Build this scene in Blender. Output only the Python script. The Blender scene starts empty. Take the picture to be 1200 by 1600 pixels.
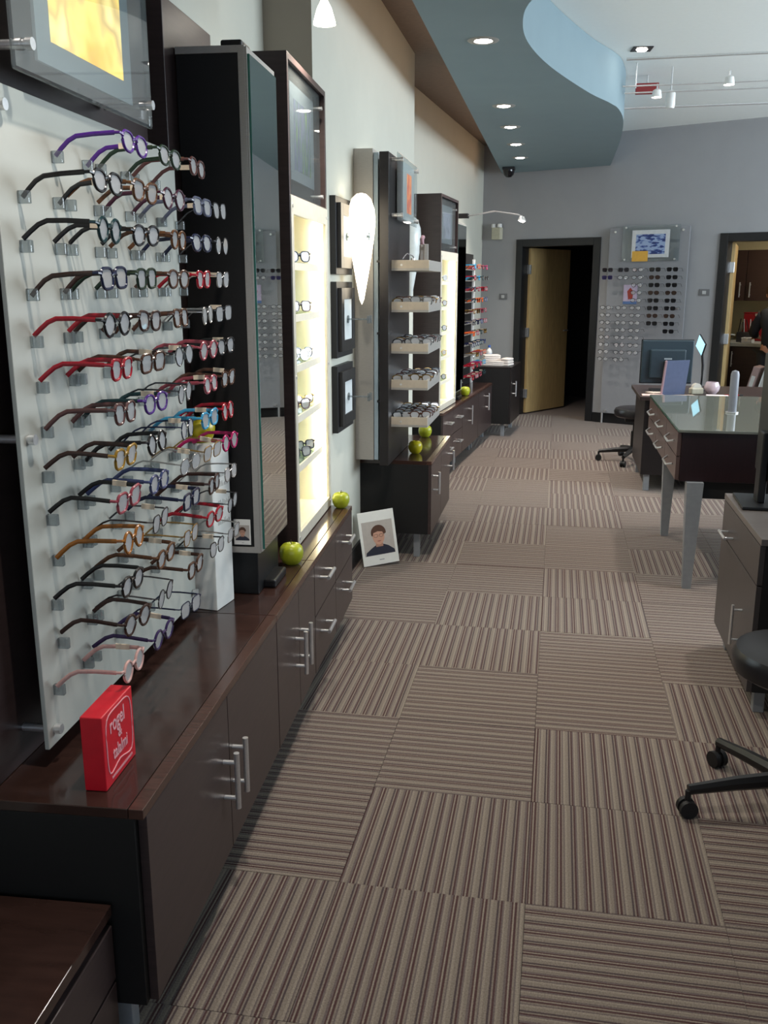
import bpy, bmesh, math, random
from math import sin, cos, radians, pi, atan, atan2
from mathutils import Vector, Matrix
from mathutils.geometry import tessellate_polygon
random.seed(7)
S = bpy.context.scene
COL = S.collection

# ------------------------------------------------------------------ camera, world, window light, exposure
PITCH = atan(355 / 1450); YAW = atan(275 / 1493)
cam = bpy.data.cameras.new('camera'); camo = bpy.data.objects.new('camera', cam); COL.objects.link(camo)
cam.sensor_fit = 'VERTICAL'; cam.sensor_height = 36; cam.lens = 1450 / 1600 * 36; cam.clip_start = .02
camo.location = (0, 0, 1.57); camo.rotation_euler = (pi / 2 - PITCH, 0, YAW)
S.camera = camo
S.view_settings.view_transform = 'Standard'; S.view_settings.look = 'None'
S.view_settings.exposure = 0.4; S.view_settings.gamma = 1; S.view_settings.use_curve_mapping = False
W = bpy.data.worlds.new('world'); S.world = W; W.use_nodes = True
W.node_tree.nodes['Background'].inputs[0].default_value = (.62, .78, 1, 1)
W.node_tree.nodes['Background'].inputs[1].default_value = .55

def area(name, loc, rot, sx, sy, power, col):
    l = bpy.data.lights.new(name, 'AREA'); l.shape = 'RECTANGLE'; l.size = sx; l.size_y = sy; l.energy = power; l.color = col
    o = bpy.data.objects.new(name, l); o.location = loc; o.rotation_euler = rot; COL.objects.link(o); return o
# daylight through the storefront behind the camera and the glazing of the right-hand wall
area('storefront_daylight', (1.9, -2.85, 1.5), (radians(90), 0, 0), 5.4, 2.4, 14, (.82, .91, 1))
area('side_window_daylight', (4.9, 6.4, 2.2), (radians(90), 0, radians(90)), 5.2, 1.7, 250, (.80, .91, 1))

# ------------------------------------------------------------------ helpers
def lin(c):
    f = lambda v: (v / 12.92 if v <= .04045 else ((v + .055) / 1.055) ** 2.4)
    return tuple(f(v / 255) for v in c) + (1,)

MATS = {}
def mat(name, rgb, rough=.5, metal=0, var=.06, scale=30, bump=0, spec=.5, coat=0, emit=0, ecol=None, stretch=None):
    if name in MATS: return MATS[name]
    m = bpy.data.materials.new(name); m.use_nodes = True; MATS[name] = m
    nt = m.node_tree; b = nt.nodes['Principled BSDF']; L = nt.links.new
    c = lin(rgb)
    tc = nt.nodes.new('ShaderNodeTexCoord'); mp = nt.nodes.new('ShaderNodeMapping')
    L(tc.outputs['Object'], mp.inputs[0])
    if stretch: mp.inputs['Scale'].default_value = stretch
    n = nt.nodes.new('ShaderNodeTexNoise'); n.inputs['Scale'].default_value = scale; n.inputs['Detail'].default_value = 4
    L(mp.outputs[0], n.inputs[0])
    r = nt.nodes.new('ShaderNodeValToRGB')
    r.color_ramp.elements[0].position = .3; r.color_ramp.elements[1].position = .7
    r.color_ramp.elements[0].color = tuple(v * (1 - var) for v in c[:3]) + (1,)
    r.color_ramp.elements[1].color = tuple(min(1, v * (1 + var)) for v in c[:3]) + (1,)
    L(n.outputs[0], r.inputs[0]); L(r.outputs[0], b.inputs['Base Color'])
    b.inputs['Roughness'].default_value = rough; b.inputs['Metallic'].default_value = metal
    b.inputs['Specular IOR Level'].default_value = spec; b.inputs['Coat Weight'].default_value = coat
    b.inputs['Coat Roughness'].default_value = .08
    if bump:
        bp = nt.nodes.new('ShaderNodeBump'); bp.inputs['Strength'].default_value = bump; bp.inputs['Distance'].default_value = .003
        L(n.outputs[0], bp.inputs['Height']); L(bp.outputs[0], b.inputs['Normal'])
    if emit:
        b.inputs['Emission Color'].default_value = lin(ecol or rgb); b.inputs['Emission Strength'].default_value = emit
    return m

def glassy(name, tint=(235, 245, 240), refl=.12, diff=.0, dcol=(230, 235, 235), rough=.02, top=.75):
    """thin clear sheet: see-through with a mirror sheen and an optional milky share"""
    if name in MATS: return MATS[name]
    m = bpy.data.materials.new(name); m.use_nodes = True; MATS[name] = m
    nt = m.node_tree; nt.nodes.remove(nt.nodes['Principled BSDF']); L = nt.links.new
    out = nt.nodes['Material Output']
    t = nt.nodes.new('ShaderNodeBsdfTransparent'); t.inputs[0].default_value = lin(tint)
    g = nt.nodes.new('ShaderNodeBsdfGlossy'); g.inputs['Roughness'].default_value = rough
    f = nt.nodes.new('ShaderNodeLayerWeight'); f.inputs[0].default_value = .25
    mr = nt.nodes.new('ShaderNodeMapRange'); mr.inputs['To Min'].default_value = refl; mr.inputs['To Max'].default_value = top
    L(f.outputs['Fresnel'], mr.inputs['Value'])
    mx = nt.nodes.new('ShaderNodeMixShader'); L(mr.outputs[0], mx.inputs[0]); L(t.outputs[0], mx.inputs[1]); L(g.outputs[0], mx.inputs[2])
    last = mx
    if diff:
        d = nt.nodes.new('ShaderNodeBsdfDiffuse'); d.inputs[0].default_value = lin(dcol)
        m2 = nt.nodes.new('ShaderNodeMixShader'); m2.inputs[0].default_value = diff
        L(mx.outputs[0], m2.inputs[1]); L(d.outputs[0], m2.inputs[2]); last = m2
    L(last.outputs[0], out.inputs['Surface'])
    return m

def picture(name, cols, scale, kind='noise', emit=0, rough=.25, stretch=(1, 1, 1)):
    """flat printed picture: colours from a ramp over noise or wave"""
    if name in MATS: return MATS[name]
    m = bpy.data.materials.new(name); m.use_nodes = True; MATS[name] = m
    nt = m.node_tree; b = nt.nodes['Principled BSDF']; L = nt.links.new
    tc = nt.nodes.new('ShaderNodeTexCoord'); mp = nt.nodes.new('ShaderNodeMapping'); mp.inputs['Scale'].default_value = stretch
    L(tc.outputs['Object'], mp.inputs[0])
    if kind == 'noise':
        n = nt.nodes.new('ShaderNodeTexNoise'); n.inputs['Detail'].default_value = 2
    else:
        n = nt.nodes.new('ShaderNodeTexWave'); n.inputs['Distortion'].default_value = 6; n.inputs['Detail'].default_value = 3
    n.inputs['Scale'].default_value = scale
    L(mp.outputs[0], n.inputs[0])
    r = nt.nodes.new('ShaderNodeValToRGB'); cr = r.color_ramp
    while len(cr.elements) < len(cols): cr.elements.new(.5)
    for i, c in enumerate(cols):
        cr.elements[i].position = .25 + .5 * i / (len(cols) - 1); cr.elements[i].color = lin(c)
    L(n.outputs[0], r.inputs[0]); L(r.outputs[0], b.inputs['Base Color']); b.inputs['Roughness'].default_value = rough
    if emit:
        L(r.outputs[0], b.inputs['Emission Color']); b.inputs['Emission Strength'].default_value = emit
    return m

def carpet():
    m = bpy.data.materials.new('carpet'); m.use_nodes = True
    nt = m.node_tree; b = nt.nodes['Principled BSDF']; L = nt.links.new; N = nt.nodes.new
    tc = N('ShaderNodeTexCoord'); sx = N('ShaderNodeSeparateXYZ'); L(tc.outputs['Object'], sx.inputs[0])
    no = N('ShaderNodeTexNoise'); no.inputs['Scale'].default_value = 900; no.inputs['Detail'].default_value = 2; L(tc.outputs['Object'], no.inputs[0])
    jit = N('ShaderNodeMath'); jit.operation = 'MULTIPLY_ADD'; jit.inputs[1].default_value = .006; L(no.outputs[0], jit.inputs[0]); L(sx.outputs['X'], jit.inputs[2])
    mu = N('ShaderNodeMath'); mu.operation = 'MULTIPLY_ADD'; mu.inputs[1].default_value = 6.5 / .5; L(jit.outputs[0], mu.inputs[0])
    oi = N('ShaderNodeObjectInfo'); ad = N('ShaderNodeMath'); ad.operation = 'ADD'; ad.inputs[1].default_value = 10; L(oi.outputs['Random'], ad.inputs[0]); L(ad.outputs[0], mu.inputs[2])
    fr = N('ShaderNodeMath'); fr.operation = 'FRACT'; L(mu.outputs[0], fr.inputs[0])
    r = N('ShaderNodeValToRGB'); r.color_ramp.interpolation = 'CONSTANT'; cr = r.color_ramp
    beige, lite, grey, wine, dark = (136, 125, 114), (150, 139, 126), (112, 100, 97), (84, 60, 59), (82, 70, 71)
    st = [(0, beige), (.11, lite), (.17, grey), (.23, wine), (.29, beige), (.34, dark), (.41, beige), (.55, lite), (.63, grey), (.68, beige),
          (.74, wine), (.82, lite), (.87, wine), (.92, grey)]
    while len(cr.elements) < len(st): cr.elements.new(.5)
    for e, (p, c) in zip(cr.elements, st): e.position = p; e.color = lin(c)
    L(fr.outputs[0], r.inputs[0])
    n2 = N('ShaderNodeTexNoise'); n2.inputs['Scale'].default_value = 260; n2.inputs['Detail'].default_value = 3; L(tc.outputs['Object'], n2.inputs[0])
    mr = N('ShaderNodeMapRange'); mr.inputs['From Min'].default_value = .3; mr.inputs['From Max'].default_value = .7; mr.inputs['To Min'].default_value = .7; mr.inputs['To Max'].default_value = 1.12
    L(n2.outputs[0], mr.inputs[0])
    mx = N('ShaderNodeMix'); mx.data_type = 'RGBA'; mx.blend_type = 'MULTIPLY'; mx.inputs[0].default_value = 1
    L(r.outputs[0], mx.inputs[6]); L(mr.outputs[0], mx.inputs[7]); L(mx.outputs[2], b.inputs['Base Color'])
    b.inputs['Roughness'].default_value = .95; b.inputs['Specular IOR Level'].default_value = .1; b.inputs['Sheen Weight'].default_value = .08
    bp = N('ShaderNodeBump'); bp.inputs['Strength'].default_value = .5; bp.inputs['Distance'].default_value = .003
    L(n2.outputs[0], bp.inputs['Height']); L(bp.outputs[0], b.inputs['Normal'])
    return m

def BM(): return bmesh.new()
def box(bm, x0, x1, y0, y1, z0, z1, bev=0, M=None):
    r = bmesh.ops.create_cube(bm, size=1)
    vs = r['verts']
    for v in vs:
        v.co = Vector(((x0 + x1) / 2 + v.co.x * (x1 - x0), (y0 + y1) / 2 + v.co.y * (y1 - y0), (z0 + z1) / 2 + v.co.z * (z1 - z0)))
    if bev:
        es = list({e for v in vs for e in v.link_edges})
        rr = bmesh.ops.bevel(bm, geom=es, offset=bev, segments=2, affect='EDGES', profile=.5)
        vs = list({v for f in rr['faces'] for v in f.verts} | {v for v in vs if v.is_valid})
    if M is not None: bmesh.ops.transform(bm, matrix=M, verts=[v for v in vs if v.is_valid])
    return bm
def tube(bm, pts, r, n=8, cap=True, closed=False, rz=None):
    """sweep an n-gon of radius r (or r[i]) along pts; rz gives another radius on the second axis"""
    pts = [Vector(p) for p in pts]; k = len(pts); rings = []
    for i, p in enumerate(pts):
        a = pts[(i - 1) % k] if (closed or i > 0) else p
        c = pts[(i + 1) % k] if (closed or i < k - 1) else p
        t = (c - a).normalized()
        u = t.cross(Vector((0, 0, 1)))
        if u.length < 1e-3: u = t.cross(Vector((1, 0, 0)))
        u.normalize(); w = u.cross(t).normalized()
        ri = r[i] if isinstance(r, (list, tuple)) else r
        r2 = ri if rz is None else rz
        rings.append([bm.verts.new(p + u * ri * cos(2 * pi * j / n + pi / n) + w * r2 * sin(2 * pi * j / n + pi / n)) for j in range(n)])
    m = k if closed else k - 1
    for i in range(m):
        A, B = rings[i], rings[(i + 1) % k]
        for j in range(n): bm.faces.new((A[j], A[(j + 1) % n], B[(j + 1) % n], B[j]))
    if cap and not closed:
        bm.faces.new(rings[0][::-1]); bm.faces.new(rings[-1])
    return bm
def cyl(bm, p, q, r, n=14): return tube(bm, [p, q], r, n)
def lathe(bm, prof, n=24, c=(0, 0, 0), sx=1, sy=1):
    rings = []
    for r, z in prof:
        if r < 1e-6: rings.append([bm.verts.new((c[0], c[1], c[2] + z))])
        else: rings.append([bm.verts.new((c[0] + sx * r * cos(2 * pi * j / n), c[1] + sy * r * sin(2 * pi * j / n), c[2] + z)) for j in range(n)])
    for A, B in zip(rings, rings[1:]):
        for j in range(n):
            a, b = A[j % len(A)], A[(j + 1) % len(A)]; d, e = B[(j + 1) % len(B)], B[j % len(B)]
            f = list(dict.fromkeys((a, b, d, e)))
            if len(f) > 2: bm.faces.new(f)
    return bm
def prism(bm, poly, z0, z1):
    lo = [bm.verts.new((x, y, z0)) for x, y in poly]; hi = [bm.verts.new((x, y, z1)) for x, y in poly]
    for i in range(len(poly)):
        j = (i + 1) % len(poly); bm.faces.new((lo[i], lo[j], hi[j], hi[i]))
    for a, b, c in tessellate_polygon([[Vector((x, y, 0)) for x, y in poly]]):
        bm.faces.new((lo[a], lo[b], lo[c])); bm.faces.new((hi[a], hi[b], hi[c]))
    return bm
def slab(bm, poly, x0, x1):
    """polygon given in (y, z), extruded along x"""
    a = [bm.verts.new((x0, y, z)) for y, z in poly]; b = [bm.verts.new((x1, y, z)) for y, z in poly]
    for i in range(len(poly)):
        j = (i + 1) % len(poly); bm.faces.new((a[i], a[j], b[j], b[i]))
    for i, j, k in tessellate_polygon([[Vector((y, z, 0)) for y, z in poly]]):
        bm.faces.new((a[i], a[j], a[k])); bm.faces.new((b[i], b[j], b[k]))
    return bm
def mesh(bm, name, smooth=False):
    bmesh.ops.recalc_face_normals(bm, faces=bm.faces)
    me = bpy.data.meshes.new(name); bm.to_mesh(me); bm.free()
    if smooth:
        for p in me.polygons: p.use_smooth = True
        me.set_sharp_from_angle(angle=radians(40))
    return me
def obj(name, bm, m, parent=None, smooth=False, loc=None, rot=None):
    me = bm if isinstance(bm, bpy.types.Mesh) else mesh(bm, name, smooth)
    if m is not None and not me.materials: me.materials.append(m)
    o = bpy.data.objects.new(name, me); COL.objects.link(o)
    if parent is not None: o.parent = parent
    if loc is not None: o.location = loc
    if rot is not None: o.rotation_euler = rot
    return o
def tag(o, label, cat, group=None, kind=None):
    o['label'] = label; o['category'] = cat
    if group: o['group'] = group
    if kind: o['kind'] = kind
    return o
def thing(name, label, cat, loc=(0, 0, 0), rz=0, group=None):
    o = bpy.data.objects.new(name, None); COL.objects.link(o); o.empty_display_size = .05
    o.location = loc; o.rotation_euler = (0, 0, rz)
    return tag(o, label, cat, group)
def struct(name, bm, m, label, cat, **k): return tag(obj(name, bm, m, **k), label, cat, kind='structure')

# wall frames: u runs along the wall away from the camera, v out of the wall into the room
class Frame:
    def __init__(s, O, A): s.O = Vector(O); s.A = A; s.d = Vector((-sin(A), cos(A))); s.n = Vector((cos(A), sin(A)))
    def P(s, u, v, h=0): p = s.O + s.d * u + s.n * v; return Vector((p.x, p.y, h))
F1 = Frame((-.672, 0), radians(3.3))
F2 = Frame((-.68, 0), 0)
F3 = Frame((-1.515, .031), radians(-5))
RB = atan2(-.429, .903)
def PB(s, t, h=0): return Vector((-.975 + s * cos(RB) - t * sin(RB), 11.875 + s * sin(RB) + t * cos(RB), h))

# ------------------------------------------------------------------ materials
wood = mat('espresso_wood', (62, 50, 49), .34, var=.16, scale=9, stretch=(1, 1, 12), spec=.5)
woodtop = mat('espresso_top', (58, 40, 35), .13, var=.22, scale=7, stretch=(1, 5, 1), spec=.5)
trimw = mat('edge_wood', (74, 50, 42), .22, var=.2, scale=20, stretch=(1, 8, 1))
woodblack = mat('black_wood', (30, 24, 24), .4, var=.15, scale=9, stretch=(1, 1, 10))
blackside = mat('black_side', (11, 9, 9), .65, var=.15, scale=10, stretch=(1, 1, 8))  # deepened to near black to carry the shade on camera-facing cabinet ends
black = mat('black_paint', (22, 22, 24), .45)
blackplastic = mat('black_plastic', (12, 12, 14), .4)
rubber = mat('black_rubber', (14, 14, 15), .6)
steel = mat('brushed_steel', (222, 222, 222), .3, metal=.8, var=.05, scale=120)
alu = mat('brushed_aluminium', (176, 172, 166), .42, metal=.35, var=.06, scale=60, stretch=(1, 1, 8))
legmetal = mat('grey_leg_metal', (150, 154, 158), .45, metal=.25)
wallwhite = mat('wall_white_paint', (205, 205, 192), .8, var=.015, scale=6, bump=.05)
wallshade = mat('wall_white_shaded', (168, 160, 146), .8, var=.015, scale=6)
wallgrey = mat('wall_grey_paint', (158, 158, 160), .8, var=.02, scale=5, bump=.05)
ceilwhite = mat('ceiling_white_paint', (238, 242, 238), .85, var=.01)
soffitgrey = mat('soffit_blue_grey_paint', (124, 144, 151), .75, var=.02, scale=5)
frost = mat('frosted_acrylic', (190, 192, 183), .45, var=.02, scale=8, spec=.4)
acryl = glassy('clear_acrylic', (236, 240, 241), .05, .03, top=.28)
clearglass = glassy('clear_glass', (225, 245, 236), .10)
glassedge = mat('green_glass_edge', (48, 110, 98), .15, var=.1)
lensm = glassy('lens', (235, 236, 238), .22, .30, (240, 240, 240))  # white diffuse share paints in the bright window reflections on the lenses
lensdark = mat('dark_lens', (24, 24, 28), .1, var=.1)
pegm = glassy('peg_acrylic', (214, 220, 222), .08, .12, (190, 195, 198), top=.4)
mirrorm = mat('mirror_silver', (222, 230, 228), .015, metal=1, var=.0)
cream = mat('cream_laminate', (236, 230, 212), .5, var=.02)
ledm = mat('led_strip', (255, 244, 214), .5, emit=11, ecol=(255, 240, 205))
bulbm = mat('lamp_lens', (255, 250, 245), .4, emit=30, ecol=(255, 244, 232))
white = mat('white_plastic', (225, 225, 222), .5, var=.02)
paper = mat('white_paper', (236, 236, 230), .7, var=.02)
greymat = mat('grey_mat_board', (168, 178, 180), .6, var=.02)
greypic = mat('charcoal_mat_board', (116, 124, 130), .5, var=.03)
tan = mat('maple_door', (188, 160, 110), .5, var=.12, scale=6, stretch=(6, 6, 1))
red = mat('red_block_paint', (214, 14, 38), .4, var=.06)
pinkprint = mat('pale_pink_print', (236, 170, 176), .6, var=.03)
carpetm = carpet()

# ------------------------------------------------------------------ the room shell
HS, HC = 2.85, 3.2
bm = BM(); box(bm, -2.2, 6.5, -3.2, 15.5, -.06, -.0065)
floor = struct('floor', bm, mat('subfloor_grey', (112, 102, 98), .9), 'floor of striped carpet tiles laid quarter turned', 'floor')
tile_me = mesh(box(BM(), -.2493, .2493, -.2493, .2493, -.006, 0, .0008), 'carpet_tile'); tile_me.materials.append(carpetm)
ORI = {0: 'LLTT', 1: 'TLLT', 2: 'TTLL', 3: 'LTTL', 4: 'LLTT', 5: 'TLLT', 6: 'TTLT', 7: 'LTTL', 8: 'LLTT', 9: 'TLLT', 10: 'TTLL', 11: 'LTLT', 12: 'LLTT',
       13: 'TTLL', 14: 'TLLT', 15: 'LLTL', 16: 'TTLT', 17: 'LTTL', 18: 'LLTT', 19: 'TLTL', 20: 'TTLL'}
for j in range(-1, 20):
    for i in range(-1, 7):
        x = -.769 + .4995 * i; y = 1.895 + .4995 * j
        if y > 12.1 - .475 * (x + .975) or (x < -1.3): continue
        ch = ORI.get(j, 'LTLT')[i] if 0 <= i < 4 and j >= 0 else random.choice('LT')
        o = bpy.data.objects.new('carpet_tile', tile_me); COL.objects.link(o); o.parent = floor
        o.location = (x, y, random.uniform(-.0008, .0004)); o.rotation_euler = (0, 0, (0 if ch == 'L' else pi / 2) + random.choice((0, pi)))

def wallstrip(p, q, t, z0=0, z1=HC):
    p = Vector(p[:2]); q = Vector(q[:2]); d = (q - p).normalized(); n = Vector((-d.y, d.x)) * t
    return [tuple(p), tuple(q), tuple(q + n), tuple(p + n)]
struct('wall_left_near', prism(BM(), wallstrip(F1.P(-3.2, -.4), F1.P(4.32, -.4), .15), 0, HC), wallwhite, 'white painted wall behind the near eyewear tower', 'wall')
bm = BM(); prism(bm, [(-1.1, 4.25), (-1.1, 7.2), (-1.55, 7.2), (-1.55, 4.25)], 0, HC)
wm = struct('wall_left_middle', bm, wallwhite, 'white wall block with shade coloured into its end, carrying three black frames', 'wall')
wm.data.materials.append(wallshade)
for p in wm.data.polygons:
    if p.normal.y < -.9: p.material_index = 1  # end face of the white block: its shade is put into the colour
struct('wall_left_far', prism(BM(), wallstrip(F3.P(6.9, -.48), F3.P(12.2, -.48), .15), 0, HC), wallwhite, 'white wall behind the far lit case and rack', 'wall')
# back wall with two door openings, built in its own turned frame
D1 = (.56, 1.50); D2 = (2.96, 4.05); DH = 2.03
bm = BM()
box(bm, 0, D1[0], 0, .14, 0, HC); box(bm, D1[0], D1[1], 0, .14, DH, HC); box(bm, D1[1], D2[0], 0, .14, 0, HC)
box(bm, D2[0], D2[1], 0, .14, DH, HC); box(bm, D2[1], 6.7, 0, .14, 0, HC)
struct('wall_back', bm, wallgrey, 'grey back wall with two black framed doorways', 'wall', loc=PB(0, 0), rot=(0, 0, RB))
bm = BM(); box(bm, -2.2, 5.2, -3.2, 13.4, HC, HC + .1)
struct('ceiling', bm, ceilwhite, 'white upper ceiling', 'ceiling')
struct('wall_right', box(box(box(box(BM(), 5, 5.15, -3.1, 3.6, 0, HC), 5, 5.15, 9.1, 12, 0, HC), 5, 5.15, 3.6, 9.1, 0, 1.3), 5, 5.15, 3.6, 9.1, 3.1, HC), wallgrey, 'grey right wall with a long window', 'wall')
bm = BM()
for y in (3.6, 5.4, 7.2, 9.0): box(bm, 5.02, 5.1, y, y + .06, 1.3, 3.1)
box(bm, 5.02, 5.1, 3.6, 9.06, 1.3, 1.36); box(bm, 5.02, 5.1, 3.6, 9.06, 3.04, 3.1)
struct('window_1', bm, alu, 'aluminium framed long window in right wall', 'window')
bm = BM(); box(bm, -.9, 5.1, -3.1, -3, 2.75, HC); box(bm, -.9, -.75, -3.1, -3, 0, 2.8); box(bm, 4.6, 5.1, -3.1, -3, 0, 2.8); box(bm, -.8, 5, -3.1, -3, 0, .25)
struct('wall_front', bm, wallgrey, 'storefront wall behind the viewer', 'wall')
bm = BM()
for x in (-.75, 1.0, 2.75, 4.54): box(bm, x, x + .06, -3.08, -3.02, .25, 2.75)
struct('window_2', bm, alu, 'aluminium storefront window frame behind the viewer', 'window')

# dropped soffit with the S-shaped fascia
def spline(P, n=8):
    out = []
    for i in range(1, len(P) - 2):
        a, b, c, d = [Vector(p) for p in P[i - 1:i + 3]]
        for k in range(n):
            t = k / n
            out.append(tuple(.5 * ((2 * b) + (c - a) * t + (2 * a - 5 * b + 4 * c - d) * t * t + (3 * b - a - 3 * c + d) * t ** 3)))
    out.append(tuple(P[-2])); return out
cur = spline([(.47, 11.6), (.49, 10.9), (.485, 9.4), (.45, 8.3), (.385, 7.72), (.302, 7.42), (.137, 7.0), (-.099, 6.22), (-.217, 5.64), (-.242, 5.2), (-.19, 4.8),
              (-.02, 4.5), (.4, 4.12), (1.2, 3.75), (2.4, 3.45), (4.95, 3.2), (6, 3.1)])
poly = [(-.73, -2.98), (-.73, 11.7), (.49, 11.13)] + cur[1:] + [(4.95, -2.98)]
so = struct('ceiling_soffit', prism(BM(), poly, HS, HC - .002), soffitgrey, 'blue grey dropped soffit with an S-curved fascia', 'ceiling', smooth=True)

struct('ceiling_cove', box(BM(), -1.6, -.732, -3, 12.1, HC - .012, HC - .001), mat('cove_taupe', (122, 110, 101), .85), 'taupe ceiling of the slot beside the soffit', 'ceiling')  # added taupe panel, keeps the slot top darker than the white ceiling
# baseboards
def bboard(name, p, q, label):
    struct(name, prism(BM(), wallstrip(p, q, -.014), 0, .11), black, label, 'baseboard')
bboard('baseboard_left_middle', (-1.1, 4.2), (-1.1, 7.2), 'black baseboard under the three framed pictures')
bboard('baseboard_left_far', F3.P(7, -.48), F3.P(11.8, -.48), 'black baseboard behind the far cabinets')
for nm, a, b, l in (('baseboard_back', 1.57, 2.89, 'black baseboard between the two doorways'), ('baseboard_back', .02, .49, 'black baseboard left of the dark doorway')):
    bm = BM(); box(bm, a, b, -.014, 0, 0, .11); struct(nm, bm, black, l, 'baseboard', loc=PB(0, 0), rot=(0, 0, RB))

# door 1 (tan leaf swung into a dark room) and door 2 (leaf seen edge on, lit room)
def doorway(n, D, ang, label):
    bm = BM(); w = .065
    box(bm, D[0] - w, D[0] + .02, -.02, .16, 0, DH + w, .003); box(bm, D[1] - .02, D[1] + w, -.02, .16, 0, DH + w, .003); box(bm, D[0] + .02, D[1] - .02, -.02, .16, DH - .02, DH + w, .003)
    fr = struct('door_%d' % n, bm, black, label, 'door', loc=PB(0, 0), rot=(0, 0, RB))
    wd = D[1] - D[0] - .05
    lf = obj('door_leaf', box(BM(), 0, wd, -.022, .022, .01, DH - .03, .002), tan, fr, loc=(D[0] + .03, .15, 0), rot=(0, 0, ang))
    bm = BM()
    for sy in (-1, 1):
        tube(bm, [(wd - .06, sy * .02, 1.0), (wd - .06, sy * .065, 1.0), (wd - .16, sy * .065, 1.0)], .009, 8)
    obj('door_handle', bm, steel, lf)
    for z in (.25, 1.0, 1.75):
        obj('hinge', box(BM(), -.022, .012, -.03, .02, z - .055, z + .055, .003), steel, lf)
    return fr
doorway(1, D1, radians(83), 'black framed doorway with maple door open onto a dark room')
doorway(2, D2, radians(104), 'black framed doorway at right edge with maple door seen edge on')
# dark room behind door 1
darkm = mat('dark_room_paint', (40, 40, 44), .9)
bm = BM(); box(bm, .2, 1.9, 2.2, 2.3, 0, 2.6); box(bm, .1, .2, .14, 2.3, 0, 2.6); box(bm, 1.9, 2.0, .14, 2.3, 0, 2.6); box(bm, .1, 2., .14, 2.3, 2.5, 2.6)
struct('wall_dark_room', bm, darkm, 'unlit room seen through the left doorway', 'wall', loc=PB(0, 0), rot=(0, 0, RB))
creamw = mat('cream_wall_paint', (216, 204, 166), .8, var=.02)
bm = BM(); box(bm, 2.1, 6.4, 2.3, 2.4, 0, 2.6); box(bm, 2.02, 2.1, .14, 2.4, 0, 2.6); box(bm, 6.3, 6.4, .14, 2.4, 0, 2.6); box(bm, 2.02, 6.4, .14, 2.4, 2.5, 2.6)
struct('wall_lab_room', bm, creamw, 'cream walls of the lit workroom behind the right doorway', 'wall', loc=PB(0, 0), rot=(0, 0, RB))

# ------------------------------------------------------------------ cabinets
def bar_handle(par, x, y, z, L, vert, r=.0075):
    bm = BM()
    if vert:
        cyl(bm, (x + .035, y, z - L / 2), (x + .035, y, z + L / 2), r)
        for s in (-1, 1): cyl(bm, (x, y, z + s * L * .32), (x + .035, y, z + s * L * .32), r * .85)
    else:
        cyl(bm, (x + .035, y - L / 2, z), (x + .035, y + L / 2, z), r)
        for s in (-1, 1): cyl(bm, (x, y + s * L * .42, z), (x + .035, y + s * L * .42, z), r * .85)
    return obj('handle', bm, steel, par, smooth=True)
def cabinet(fr, u0, u1, vb, vf, H, zb, fronts, label, name='base_cabinet', legs=True, group=None, body=wood, side=blackside, topm=woodtop, tt=.022, frontm=None):
    w = u1 - u0; d = vf - vb
    t = thing(name, label, 'cabinet', fr.P(u0, vb), fr.A, group)
    g = .0015
    obj('body', box(BM(), 0, d - .02, g, w - g, zb, H - tt, .001), side, t)
    obj('top', box(BM(), 0, d - .032, g, w - g, H - tt, H, .0015), topm, t)
    obj('edge_trim', box(BM(), d - .0305, d, g, w - g, H - tt, H, .0015), trimw if topm is woodtop else topm, t)
    for k, y0, y1, z0, z1, hd in fronts:
        f = obj(k, box(BM(), d - .0195, d - .001, y0 + .002, y1 - .002, z0, z1, .001), frontm or body, t)
        if hd: bar_handle(f, d - .001, *hd)
    if legs:
        for x in (.05, d - .09):
            for y in (.06, w - .06):
                obj('leg', box(BM(), x - .018, x + .018, y - .018, y + .018, 0, zb, .002), legmetal, t)
    return t
Z0 = .115; HT = .57; ZT = HT - .024
cabinet(F1, 1.515, 2.627, -.4, 0, HT, Z0, [('door', .018, .575, Z0, ZT, (.522, .34, .155, True)), ('door', .575, 1.11, Z0, ZT, (.605, .34, .155, True))],
        'dark wood base cabinet under the red block and frosted eyewear panel')
cabinet(F1, 2.627, 3.225, -.4, 0, HT, Z0, [('door', .002, .321, Z0, ZT, (.265, .34, .155, True)), ('door', .321, .596, Z0, ZT, (.352, .34, .155, True))],
        'dark wood base cabinet with paired bar handles below the tall mirror')
fr = []
for c, (a, b) in enumerate(((.002, .45), (.45, .893))):
    for r, (z0, z1) in enumerate(((.345, ZT), (Z0, .34))):
        fr.append(('drawer', a, b, z0, z1, ((a + b) / 2 - .06 * (c == 0), .47 if r == 0 else .25, .13, False)))
cabinet(F1, 3.225, 4.12, -.4, 0, HT, Z0, fr, 'dark wood drawer cabinet under the near lit display case')
# low unit in the near corner
t = thing('low_drawer_cabinet', 'low dark wood drawer unit in the near left corner of the view', 'cabinet', F1.P(.55, -.4), F1.A)
obj('body', box(BM(), 0, .305, 0, .955, .02, .335, .002), wood, t); obj('top', box(BM(), 0, .325, 0, .955, .335, .36, .002), woodtop, t)
obj('drawer', box(BM(), .306, .325, .004, .951, .19, .315, .002), wood, t); obj('drawer', box(BM(), .306, .325, .004, .951, .03, .182, .002), wood, t)
# middle cabinet
cabinet(F2, 5.2, 6.15, -.42, 0, .585, .15, [('door', .002, .475, .15, .561, (.10, .44, .13, True)), ('door', .475, .948, .15, .561, (.85, .44, .13, True))],
        'dark wood two door cabinet with two green apples, below the tray tower')
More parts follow.
